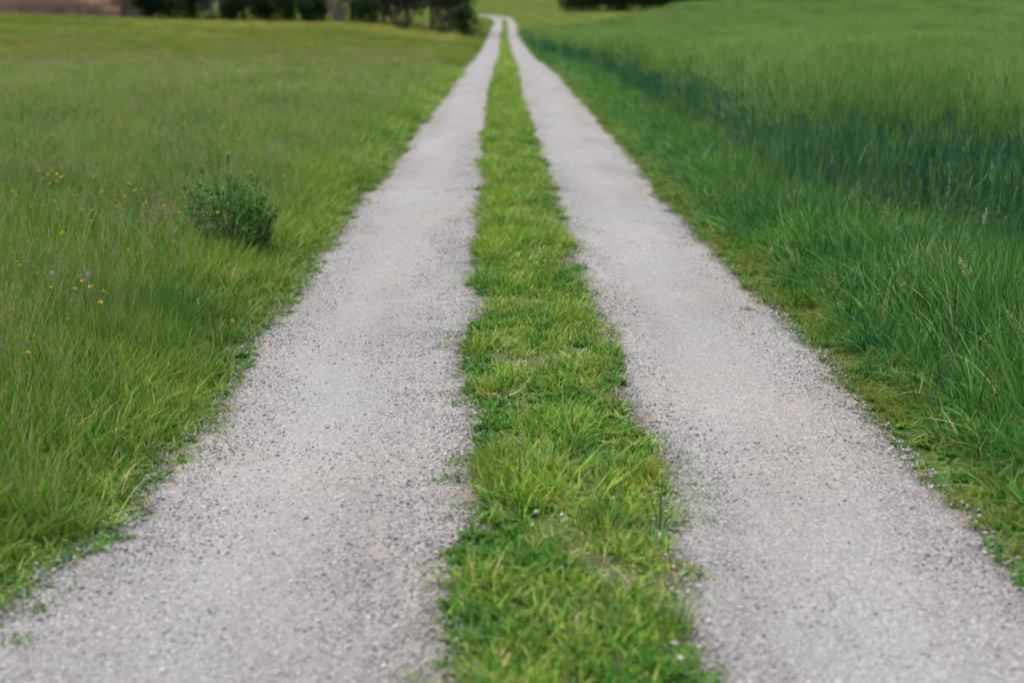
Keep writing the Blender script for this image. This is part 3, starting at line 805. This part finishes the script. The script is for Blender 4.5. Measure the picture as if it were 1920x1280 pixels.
def reed_patch(mat):
    A = Acc(); n = 130; b = disc(n, .9)
    V, Q, r, t, tips, ea = blades(n, b, R.uniform(1.5, 2.2, n), R.uniform(.012, .022, n), np.abs(R.normal(0, .07, n)), R.uniform(0, 6.28, n), R.uniform(0, .3, n), 3, shape='stem')
    A.add(V, Q, r, t)
    V, Q, r, t, _, _ = blades(n, tips - [0, 0, .15], np.full(n, .3), np.full(n, .06), ea, R.uniform(0, 6.28, n), np.full(n, .5), 3, shape='leaf')
    A.add(V, Q, r, t)
    return A.mesh('reeds', [mat])
C_reed = proto_collection('reed_patches', [reed_patch(M['reed']) for _ in range(3)])
S = Sc()
n = 300; x = R.uniform(-58, -31, n); y = R.uniform(122, 129, n)
S.add(np.stack([x, y], -1), 0, 3, 1, np.clip(.4 + (-31 - x) / 8, .3, 1.3) * R.uniform(.6, 1.15, n), .03)
S.build('reed_bed', C_reed, 'pale pinkish dry reed bed at the far left corner of the meadow', 'reeds')

# ------------------------------------------------------------------ single things: tufts, weeds, pebbles
def at(px, py, hgt=0.0, dz=0.0):
    x, y = place(px, py, hgt)
    return (x, y, float(H(x, y)) + dz)

def grass_thing(name, me, loc, label, cat, group=None, rz=0, s=1.0):
    o = link(name, me, None, loc, (0, 0, rz), (s, s, s)); return tag(o, label, cat, group)

me = clump('bright_tuft', 90, .05, .08, .16, .0025, .004, .35, .7, 5, M['turf'], .8)
grass_thing('grass_tuft', me, at(1262, 1190), 'bushy bright green grass tuft on the right shoulder of the middle strip at the front', 'grass tuft')
A = clump('', 60, .10, .22, .42, .003, .005, .35, 1.0, 6, None, .8, acc=Acc()); clump('', 18, .08, .3, .45, .002, .0035, .4, .6, 6, None, .8, acc=A, mi=1)
grass_thing('grass_tuft', A.mesh('long_tuft', [M['verge'], M['dry']]), at(80, 985), 'big long-bladed grass tuft with straw stems at the front left edge of the lane', 'grass tuft')
A = clump('', 40, .05, .07, .15, .0025, .004, .4, .8, 5, None, .8, acc=Acc()); clump('', 22, .035, .09, .15, .003, .0045, .3, .5, 5, None, .8, acc=A, mi=1)
grass_thing('grass_tuft', A.mesh('dry_tuft', [M['turf'], M['dry']]), at(1222, 905), 'grass tuft with orange dry blades on the right edge of the middle strip', 'grass tuft')
me = clump('yellow_tuft', 80, .07, .08, .17, .002, .0035, .25, .6, 5, M['edge'], .5)
grass_thing('grass_tuft', me, at(918, 915), 'upright yellow-green grass tuft on the left edge of the middle strip', 'grass tuft')
A = clump('', 26, .10, .22, .36, .002, .0035, .2, .5, 5, None, .4, acc=Acc()); clump('', 30, .06, .1, .2, .003, .004, .4, .8, 5, None, .6, acc=A, mi=1)
grass_thing('grass_tuft', A.mesh('straw_tuft', [M['dry'], M['meadow']]), at(430, 560), 'orange and straw coloured dry grass tuft below the dark green leafy bush', 'grass tuft')
me = clump('spiky_tuft', 46, .05, .22, .42, .006, .010, .45, 1.1, 7, M['verge'], .9)
grass_thing('grass_tuft', me, at(1835, 800), 'broad-bladed bluish grass tuft leaning out over the right verge', 'grass tuft', s=1.0)
me = clump('leaning_tuft', 40, .05, .18, .34, .004, .007, .7, 1.1, 6, M['verge'], .9)
grass_thing('grass_tuft', me, at(1500, 575), 'arching light green grass tuft at the low edge of the right verge', 'grass tuft')

# small weeds rooted in the gravel
def weed_mesh():
    A = Acc(); n = 26; b = disc(n, .045)
    V, Q, r, t, _, _ = blades(n, b, R.uniform(.02, .04, n), R.uniform(.006, .012, n), R.uniform(.4, 1.3, n), R.uniform(0, 6.28, n), R.uniform(.2, .8, n), 3, shape='leaf')
    A.add(V, Q, r, t)
    clump('', 20, .05, .02, .05, .0015, .0025, .6, .8, 3, None, .3, acc=A)
    return A.mesh('weed', [M['weed']])
wm = [weed_mesh() for _ in range(4)]
wl = [(859, 868, 1.1, 0), (838, 903, 1.2, 0), (860, 762, 1.0, 0), (349, 800, 1.3, 1), (272, 922, 1.0, 1), (231, 1015, .9, 1), (184, 1040, .8, 1), (72, 1155, 1.0, 1), (38, 1212, 1.0, 1), (281, 966, .45, 1), (401, 1152, .45, 1), (1402, 584, 1.0, 2), (1324, 978, .7, 3), (1308, 1085, .7, 3), (1290, 915, .6, 3), (842, 975, .8, 0), (310, 905, .9, 1), (420, 742, 1.0, 1)]
wt = [('small green weed in the left wheel track hugging the middle strip', 'weeds along the left side of the middle strip'),
      ('small flat green weed on the gravel by the left grass edge', 'weeds along the left grass edge'),
      ('lone little green weed growing on the right wheel track', None),
      ('tiny weed in the right wheel track close to the middle strip', 'weeds along the right side of the middle strip')]
for i, (px, py, s, k) in enumerate(wl):
    weed_o = grass_thing('weed', wm[i % 4], at(px, py, 0, .008), wt[k][0], 'weed', wt[k][1], R.uniform(0, 6), s)

# pale pebbles
def pebble_mesh():
    v, f = ico(); f = np.array(f)
    # one subdivision for a rounder stone
    vs = [tuple(p) for p in v]; cache = {}; nf = []
    def mid(a, b):
        k = (min(a, b), max(a, b))
        if k not in cache:
            m = (np.array(vs[a]) + np.array(vs[b])) / 2; vs.append(tuple(m / np.linalg.norm(m))); cache[k] = len(vs) - 1
        return cache[k]
    for a, b, c in f:
        ab, bc, ca = mid(a, b), mid(b, c), mid(c, a); nf += [(a, ab, ca), (b, bc, ab), (c, ca, bc), (ab, bc, ca)]
    v = np.array(vs); v = v * (1 + .35 * (np.sin(v[:, :1] * 3 + R.uniform(0, 6)) * np.sin(v[:, 1:2] * 3.3 + R.uniform(0, 6)) * .5)) * (1 + R.normal(0, .05, (len(v), 1)))
    return mesh_np('pebble', v * [.5, .38, .3], tris=nf, mat=M['white_stone'])
pm = [pebble_mesh() for _ in range(5)]
pl = [(998, 997, 10, 0), (1006, 971, 12, 0), (1024, 1019, 9, 0), (1051, 1078, 10, 0), (1054, 977, 10, 0), (979, 1094, 9, 0), (1264, 1213, 17, 1), (1277, 1241, 14, 1), (1330, 1171, 13, 1),
      (1226, 955, 8, 0), (1248, 1053, 9, 0), (880, 1016, 10, 2), (1150, 945, 7, 0), (421, 956, 15, 2), (68, 1058, 12, 2), (20, 1110, 11, 2), (208, 936, 12, 2), (177, 961, 12, 2), (467, 1058, 9, 2), (545, 1092, 10, 2), (890, 640, 6, 0),
      (955, 768, 6, 0), (1004, 889, 7, 0), (300, 985, 7, 2), (640, 960, 8, 2), (760, 1010, 8, 2)]
pt = [('small white limestone pebble among the grass of the middle strip', 'white pebbles in the middle strip'),
      ('large white pebble at the front right shoulder of the middle strip', 'large white pebbles by the bright front tuft'),
      ('pale stone bigger than the chips around it on the left wheel track', 'pale stones on the left wheel track')]
for i, (px, py, s, k) in enumerate(pl):
    sz = s * 1.70 / (py - 35)
    x, y, z = at(px, py, sz * .3)
    if k < 2: z += .02 if k == 0 else .008
    o = link('pebble', pm[i % 5], None, (x, y, z + sz * .16 + .006), (R.uniform(-.3, .3), R.uniform(-.3, .3), R.uniform(0, 6)), (sz, sz, sz))
    tag(o, pt[k][0], 'pebble', pt[k][1])

# ------------------------------------------------------------------ dark leafy bush in the meadow
def shoot(h):
    A = Acc()
    V, Q, r, t, tips, ea = blades(1, np.zeros((1, 3)), np.array([h]), np.array([.004]), np.array([.05]), np.array([0.]), np.array([.25]), 6, shape='stem')
    A.add(V, Q, r * .3, t)
    n = 60; f = R.uniform(.12, 1.0, n)
    b = tips * f[:, None]
    V, Q, r, t, _, _ = blades(n, b, R.uniform(.035, .075, n) * (1.15 - .5 * f), R.uniform(.009, .016, n), R.uniform(.4, 1.1, n), R.uniform(0, 6.28, n), R.uniform(.1, .7, n), 3, twist=R.normal(0, .5, n), shape='leaf')
    A.add(V, Q, r, t)
    return A.mesh('leafy_shoot', [M['bluegreen']])
shoots = [shoot(h) for h in (.40, .46, .52, .56, .50)]
def leafy_bush(loc, rad, n, hs, label, name='leafy_bush', cat='bush'):
    root = bpy.data.objects.new(name, None); COL.objects.link(root); root.location = loc
    tag(root, label, cat)
    for i in range(n):
        a = R.uniform(0, 6.28); r = rad * math.sqrt(R.random())
        tilt = r / rad * .22 + R.normal(0, .05)
        o = link('leafy_shoot', shoots[i % 5], root, (math.cos(a) * r, math.sin(a) * r, 0), (0, tilt, a), (1, 1, hs * R.uniform(.78, 1.08) * (1 - .42 * (r / rad) ** 2)))
    return root
leafy_bush(at(434, 484), .185, 120, 1.2, 'rounded dark blue-green leafy bush standing in the meadow beside the left wheel track')
leafy_bush(at(303, 122), .45, 20, .9, 'small dark weed clump far out in the left meadow, left of the other', 'weed_clump', 'weed clump')
leafy_bush(at(486, 134), .40, 20, .9, 'dark green weed clump far out in the meadow, nearer the lane', 'weed_clump', 'weed clump')

# ------------------------------------------------------------------ buttercups near by
def stem_mesh(h):
    V, Q, r, t, _, _ = blades(2, np.zeros((2, 3)), np.array([h, h]), np.array([.0022, .0022]), np.array([0., 0.]), np.array([0., 0.]), np.array([0., 0.]), 4, twist=np.array([0., 1.5]), shape='stem')
    A = Acc(); A.add(V, Q, r, t); return A.mesh('stem', [M['meadow']])
stemm = stem_mesh(.42)
def petal_mesh():
    # a cupped petal
    vs = []; 
    for i in range(5):
        u = i / 4; w = .008 * math.sin(math.pi * (u * .8 + .1)) 
        z = .010 * u * u; x = .014 * u
        vs += [(x, -w, z + .002), (x, 0, z), (x, w, z + .002)]
    q = []
    for i in range(4):
        a = i * 3; q += [(a, a + 1, a + 4, a + 3), (a + 1, a + 2, a + 5, a + 4)]
    return mesh_np('petal', vs, q, mat=M['petal'])
petm = petal_mesh()
cups = []
for (cx, cy, sx, sy, n) in [(105, 328, 17, 10, 12), (170, 331, 7, 5, 4), (256, 345, 10, 6, 5)]:
    for _ in range(n): cups.append((cx + R.normal(0, sx), cy + R.normal(0, sy), 0))
cups += [(a, b, 1) for a, b in [(42, 368), (15, 386), (24, 360), (3, 372), (195, 360), (207, 368), (232, 370), (115, 378), (108, 394), (180, 395), (213, 390), (172, 415), (197, 412), (275, 382), (302, 388), (328, 400), (413, 400), (526, 331), (190, 473), (270, 300), (350, 232), (300, 250), (60, 410), (130, 440), (222, 232), (90, 262), (18, 300), (450, 262), (390, 190), (556, 236), (120, 205), (240, 470), (60, 452)]]
cups += [(a, b, 2) for a, b in [(25, 492), (44, 499), (62, 514), (95, 541), (122, 544), (165, 528), (168, 538), (173, 546), (182, 568), (50, 667), (412, 598)]]
cl = [('yellow buttercup in the dense patch of flowers furthest up the left meadow', 'buttercups in the far dense patch'),
      ('scattered yellow buttercup standing level with the dark leafy bush', 'scattered buttercups in the middle of the meadow'),
      ('yellow buttercup in the tall grass nearer than the dark leafy bush', 'buttercups in the near meadow')]
for px, py, k in cups:
    hb = R.uniform(.8, 1.12)
    x, y = place(px, py, .42 * hb)
    root = bpy.data.objects.new('buttercup', None); COL.objects.link(root)
    root.location = (x, y, float(H(x, y))); root.rotation_euler = (R.normal(0, .06), R.normal(0, .06), R.uniform(0, 6))
    root.scale = (1, 1, hb)
    tag(root, cl[k][0], 'buttercup', cl[k][1])
    link('stem', stemm, root)
    s = R.uniform(.8, 1.2)
    for j in range(5): link('petal', petm, root, (0, 0, .418), (0, R.uniform(-.9, .1), j * 1.2566), (s, s, s))

# dandelion clocks and a whitish flower head
def puff_mesh():
    n = 90; d = R.normal(0, 1, (n, 3)); d /= np.linalg.norm(d, axis=1)[:, None]
    A = Acc(); th = np.arccos(np.clip(d[:, 2], -1, 1)); az = np.arctan2(d[:, 1], d[:, 0])
    V, Q, r, t, tips, _ = blades(n, np.zeros((n, 3)), np.full(n, .011), np.full(n, .0010), th, az, np.zeros(n), 2, shape='stem'); A.add(V, Q, r, t)
    V, Q, r, t, _, _ = blades(n, tips - [0, 0, .003], np.full(n, .005), np.full(n, .006), R.uniform(0, 3, n), R.uniform(0, 6, n), np.zeros(n), 2, shape='leaf'); A.add(V, Q, r, t)
    return A.mesh('seed_ball', [M['puff']])
pf = puff_mesh()
for px, py, lb in [(97, 511, 'pale grey dandelion clock left of the yellow buttercups in the near meadow'), (165, 512, 'pale grey dandelion clock just above the buttercup pair in the near meadow')]:
    x, y = place(px, py, .40)
    root = bpy.data.objects.new('dandelion_clock', None); COL.objects.link(root); root.location = (x, y, float(H(x, y)))
    tag(root, lb, 'dandelion'); link('stem', stemm, root, sc=(1, 1, .95)); link('seed_ball', pf, root, (0, 0, .40))

# ------------------------------------------------------------------ single seed stalks
def stalk(name, px, py, h, head, mats, label, spread=.008, nsp=40, hs=.009, lean=.05, az=0., w=.0025, base=None):
    A = Acc()
    V, Q, r, t, tips, ea = blades(1, np.zeros((1, 3)), np.array([h]), np.array([w]), np.array([lean]), np.array([az]), np.array([lean * 1.5]), 8, shape='stem')
    me = Acc(); me.add(V, Q, r * .7, t)
    x, y = place(px, py, h * math.cos(lean * 1.6))
    x -= tips[0, 0]; y -= tips[0, 1]
    root = bpy.data.objects.new(name, None); COL.objects.link(root); root.location = (x, y, float(H(x, y)))
    tag(root, label, 'seed stalk')
    link('stem', me.mesh('stem', [mats[0]]), root)
    d = np.array([[math.sin(ea[0]) * math.cos(az), math.sin(ea[0]) * math.sin(az), math.cos(ea[0])]])
    A = Acc(); spikelets(A, tips, d, head, nsp, hs, 0, spread)
    link('seed_head', A.mesh('seed_head', [mats[1]]), root)
BK = M['seed']
stalk('seed_stalk', 1803, 172, 1.12, .18, [M['dry'], BK], 'tallest dark brown seed stalk rising above the barley on the right', .004, 50, .014, .08, 3.0, .004)
stalk('seed_stalk', 1800, 486, .62, .10, [M['verge'], M['seed_pale']], 'drooping seed stalk with plump white husks low in the right verge', .012, 40, .013, .25, 3.6)
stalk('seed_stalk', 1850, 388, .80, .07, [M['verge'], M['seed_pale']], 'fluffy pale seed stalk in front of the blue barley stems at far right', .007, 50, .008, .05, 0)
stalk('seed_stalk', 1862, 300, .92, .12, [M['verge'], BK], 'thin brown seed stalk right of the tallest dark stalk', .004, 36, .010, .05, .5)
stalk('seed_stalk', 1783, 322, .84, .14, [M['verge'], BK], 'brown narrow seed stalk below and left of the tallest dark stalk', .004, 40, .010, .04, .5)
stalk('seed_stalk', 1668, 505, .60, .12, [M['verge'], M['seed_pale']], 'slim straw-tipped seed stalk in the middle of the right verge', .006, 34, .009, .25, 2.8)
stalk('seed_stalk', 1565, 280, .75, .10, [M['verge'], M['seed_pale']], 'pale spindly seed stalk at the left part of the barley edge', .004, 30, .009, .12, .4)
stalk('seed_stalk', 418, 392, .62, .10, [M['meadow'], BK], 'brownish seed stalk poking up through the dark leafy bush', .008, 36, .010, .08, 2.8)
stalk('seed_stalk', 285, 420, .60, .14, [M['meadow'], M['seed_pale']], 'tall straw seed stalk left of the dark leafy bush', .014, 44, .009, .08, .4)
stalk('seed_stalk', 372, 560, .42, .06, [M['meadow'], M['seed_pale']], 'white-tipped short seed stalk below the dark leafy bush', .006, 30, .009, .05, .4)
stalk('seed_stalk', 445, 490, .46, .10, [M['dry'], M['seed_pale']], 'straw coloured seed stalk of the dry tuft beside the lane', .006, 36, .010, .15, .2)

# ------------------------------------------------------------------ trees and shrubs
def tube(p0, p1, r0, r1, bend=0, seg=4, sides=6):
    p0 = np.array(p0, float); p1 = np.array(p1, float)
    d = p1 - p0; s = np.linspace(0, 1, seg + 1)
    side = np.cross(d, [0, 0, 1.]); side = side / (np.linalg.norm(side) + 1e-9)
    c = p0 + s[:, None] * d + np.sin(s * np.pi)[:, None] * side * bend
    a = np.linspace(0, 2 * np.pi, sides, endpoint=False)
    r = r0 * (1 - s) + r1 * s
    V = np.stack([c[:, None, 0] + np.cos(a) * r[:, None], c[:, None, 1] + np.sin(a) * r[:, None], c[:, None, 2] + 0 * a], -1).reshape(-1, 3)
    Q = [[i * sides + j, i * sides + (j + 1) % sides, (i + 1) * sides + (j + 1) % sides, (i + 1) * sides + j] for i in range(seg) for j in range(sides)]
    return V, np.array(Q)

def crown_mesh(name, n, rx, rz, zc, mat, leaf=.22, low=0.0, lumps=22):
    A = Acc()
    d = R.normal(0, 1, (lumps, 3)); d /= np.linalg.norm(d, axis=1)[:, None]
    L = d * R.uniform(.35, .85, (lumps, 1)) * [rx, rx, rz]; rad = R.uniform(.28, .5, lumps) * rx
    k = R.integers(0, lumps, n); u = R.normal(0, 1, (n, 3)); u /= np.linalg.norm(u, axis=1)[:, None]
    p = L[k] + u * (rad[k] * R.uniform(.5, 1.05, n))[:, None] + [0, 0, zc]
    p[:, 2] = np.maximum(p[:, 2], low + R.uniform(0, .4, n))
    V, Q, r, t, _, _ = blades(n, p, R.uniform(.6, 1.3, n) * leaf, R.uniform(.5, .9, n) * leaf, R.uniform(0, 2.6, n), R.uniform(0, 6.28, n), R.uniform(0, .8, n), 2, shape='leaf')
    rr = np.repeat(np.clip(.5 + (hash2(k, k * 0, 3) - .5) * .6 + R.normal(0, .12, n), 0, 1), 6)
    A.add(V, Q, rr, t); return A.mesh(name, [mat])

def trunk_mesh(h, r, mat):
    v, q = tube((0, 0, -.1), (R.uniform(-.3, .3), R.uniform(-.3, .3), h), r, r * .35, .1, 6, 8)
    vs = [v]; qs = [q]; n = len(v)
    for _ in range(7):
        z = R.uniform(.35, .9) * h; a = R.uniform(0, 6.28); l = R.uniform(.25, .4) * h
        v, q = tube((0, 0, z), (math.cos(a) * l, math.sin(a) * l, z + l * .7), r * .4, r * .1, .1, 3, 5)
        vs.append(v); qs.append(q + n); n += len(v)
    return mesh_np('trunk', np.concatenate(vs), np.concatenate(qs), mat=mat, smooth=True)

cr_dark = [crown_mesh('crown', 3800, 3.1, 4.2, 4.7, M['crown'], .42, .3, 30) for _ in range(4)]
tk = [trunk_mesh(7, .18, M['bark']) for _ in range(3)]
cr_shrub = [crown_mesh('crown', 2600, 1.7, 1.7, 1.7, M['crown2'], .24, .05, 22) for _ in range(3)]
cr_brown = [crown_mesh('crown', 2000, 2.2, 1.9, 3.2, M['crown3'], .2, .9, 22) for _ in range(2)]
cr_con = [crown_mesh('crown', 3800, 2.8, 6.0, 6.2, M['conifer'], .45, .1, 34) for _ in range(4)]
stem_b = [trunk_mesh(2.6, .06, M['bark']) for _ in range(2)]

def tree(name, x, y, crown, trunk, s, label, cat, group=None, sz=None):
    root = bpy.data.objects.new(name, None); COL.objects.link(root)
    root.location = (x, y, float(H(x, y)) - .05); root.rotation_euler = (0, 0, R.uniform(0, 6))
    root.scale = (s, s, sz or s); tag(root, label, cat, group)
    link('trunk', trunk, root); link('crown', crown, root)
    return root
def px_at(px, d): return (px - 950) / F * d

# coppiced willows: a fan of stems out of one stool
def coppice(px, d, n, mat, spread, crown, label, cat='shrub', hgt=4.2, r=.06):
    x = px_at(px, d); root = bpy.data.objects.new('coppiced_willow', None); COL.objects.link(root)
    root.location = (x, d, float(H(x, d)) - .05); tag(root, label, cat)
    for i in range(n):
        u = (i + .5) / n * 2 - 1
        a = R.uniform(-.5, .5); b = (u * .25, R.uniform(-.25, .25), 0)
        tip = (u * spread + b[0], a * spread, hgt * R.uniform(.85, 1.1) * (1 - .15 * abs(u)))
        v, q = tube(b, tip, r * R.uniform(.7, 1.2), r * .3, R.uniform(-.15, .15), 6, 6)
        link('stem', mesh_np('stem', v, q, mat=mat, smooth=True), root)
    link('crown', crown, root, (0, 0, 1.6), sc=(.9, .9, .9))
    return root
coppice(642, 121, 13, M['pinkbark'], 1.3, cr_brown[0], 'coppiced willow with pale pinkish upright stems at the far meadow edge', r=.085)
coppice(758, 122, 16, M['bark'], 2.6, cr_brown[1], 'wide brown coppiced willow fanning out right of the pale one', r=.065)
coppice(833, 123, 12, M['bark'], 1.6, cr_brown[0], 'narrow dark brown coppiced willow nearest the lane bend', r=.065)
coppice(253, 122, 6, M['bark'], .5, cr_brown[1], 'thin reddish stemmed young willow at the right end of the reed bed', r=.05)
coppice(410, 122, 9, M['bark'], 1.5, cr_brown[0], 'dim brown stemmed willow between two green shrubs at the meadow edge', r=.06)

sh = [(285, 124, 1.0, 'dark green shrub next to the thin reddish willow stems'), (335, 125, .8, 'lighter green shrub in the far hedge left of the dim brown willow'), (372, 124, .9, 'dusky green shrub touching the dim brown willow on its left'), (455, 125, .95, 'dark shrub just right of the dim brown willow'),
      (505, 126, .75, 'small pale green shrub in the middle of the far hedge'), (545, 125, .7, 'low light green shrub left of the pale stemmed willow'), (590, 124, .95, 'dark green shrub directly left of the pale stemmed willow'), (690, 126, .8, 'green shrub between the pale and the wide brown willow'), (872, 125, .72, 'dark olive shrub where the lane meets the hedge'), (205, 125, .9, 'dark shrub rising behind the right end of the reeds')]
for i, (px, d, s, lb) in enumerate(sh):
    tree('shrub', px_at(px, d), d, cr_shrub[i % 3], stem_b[i % 2], s * 1.22, lb, 'shrub')
# one pale flowering shrub beyond the hedge end
tree('flowering_shrub', px_at(896, 160), 160, crown_mesh('crown', 500, .55, .5, .9, M['blossom'], .16, .1, 10), stem_b[0], 1.0, 'small cream flowering shrub half hidden at the lane end of the hedge', 'shrub', sz=.8).children[0].scale = (1, 1, .3)

for i in range(26):
    x = -66 + i * 2.45 + R.uniform(-.8, .8); y = 134 + (i % 2) * 6 + R.uniform(-2, 2)
    if x > -3.6 - (y - 120) * .02: continue
    tree('broadleaf_tree', x, y, cr_dark[i % 4], tk[i % 3], R.uniform(1.0, 1.3), 'dark broadleaf tree in the wood behind the far hedge', 'tree', 'trees behind the far hedge')
for i in range(17):
    x = 10.0 + i * 2.3 + R.uniform(-.5, .5); y = 228 + R.uniform(-1, 1)
    tree('woodland_shrub', x, y, cr_shrub[i % 3], stem_b[i % 2], R.uniform(1.15, 1.5), 'dark shrub along the foot of the wood', 'shrub', 'shrubs along the foot of the wood behind the barley')
for i in range(24):
    x = 11.5 + i * 2.5 + R.uniform(-.6, .6); y = 232 + (i % 2) * 5 + R.uniform(-2, 2) + max(0, i - 10) * .5
    tree('woodland_tree', x, y, cr_con[i % 4], tk[i % 3], R.uniform(1.0, 1.25), 'very dark tree in the wood behind the barley field', 'tree', 'trees behind the barley field')

# ------------------------------------------------------------------ a label of its own for each repeat, by its order in the view
ORD = ['first', 'second', 'third', 'fourth', 'fifth', 'sixth', 'seventh', 'eighth', 'ninth', 'tenth', 'eleventh', 'twelfth', 'thirteenth', 'fourteenth', 'fifteenth', 'sixteenth', 'seventeenth', 'eighteenth', 'nineteenth', 'twentieth',
       'twenty-first', 'twenty-second', 'twenty-third', 'twenty-fourth', 'twenty-fifth', 'twenty-sixth', 'twenty-seventh', 'twenty-eighth', 'twenty-ninth', 'thirtieth', 'thirty-first', 'thirty-second', 'thirty-third', 'thirty-fourth', 'thirty-fifth', 'thirty-sixth', 'thirty-seventh', 'thirty-eighth', 'thirty-ninth', 'fortieth']
NAMED = {
    'weeds along the left grass edge': ('front', '%s from the front of the small flat weeds by the left grass edge'),
    'weeds along the left side of the middle strip': ('front', '%s from the front of the weeds left of the middle strip'),
    'weeds along the right side of the middle strip': ('front', '%s from the front of the tiny weeds right of the middle strip'),
    'white pebbles in the middle strip': ('front', '%s from the front of the small white pebbles in the strip grass'),
    'large white pebbles by the bright front tuft': ('front', '%s from the front of the large white pebbles by the bright tuft'),
    'pale stones on the left wheel track': ('front', '%s from the front of the bigger pale stones on the left track'),
    'buttercups in the far dense patch': ('left', '%s from the left of the yellow buttercups in the far dense patch'),
    'scattered buttercups in the middle of the meadow': ('left', '%s from the left of the scattered yellow buttercups level with the dark bush'),
    'buttercups in the near meadow': ('left', '%s from the left of the yellow buttercups nearer than the dark bush'),
    'trees behind the far hedge': ('left', '%s dark tree from the left in the wood behind the far hedge'),
    'shrubs along the foot of the wood behind the barley': ('left', '%s dark shrub from the left along the foot of the wood behind the barley'),
    'trees behind the barley field': ('left', '%s very dark tree from the left in the wood behind the barley'),
}
for g, (way, txt) in NAMED.items():
    os_ = [o for o in COL.objects if o.get('group') == g and o.parent is None]
    os_.sort(key=(lambda o: o.location.y) if way == 'front' else (lambda o: o.location.x / max(o.location.y, .1)))
    for i, o in enumerate(os_): o['label'] = (txt % ORD[min(i, 39)]).capitalize()
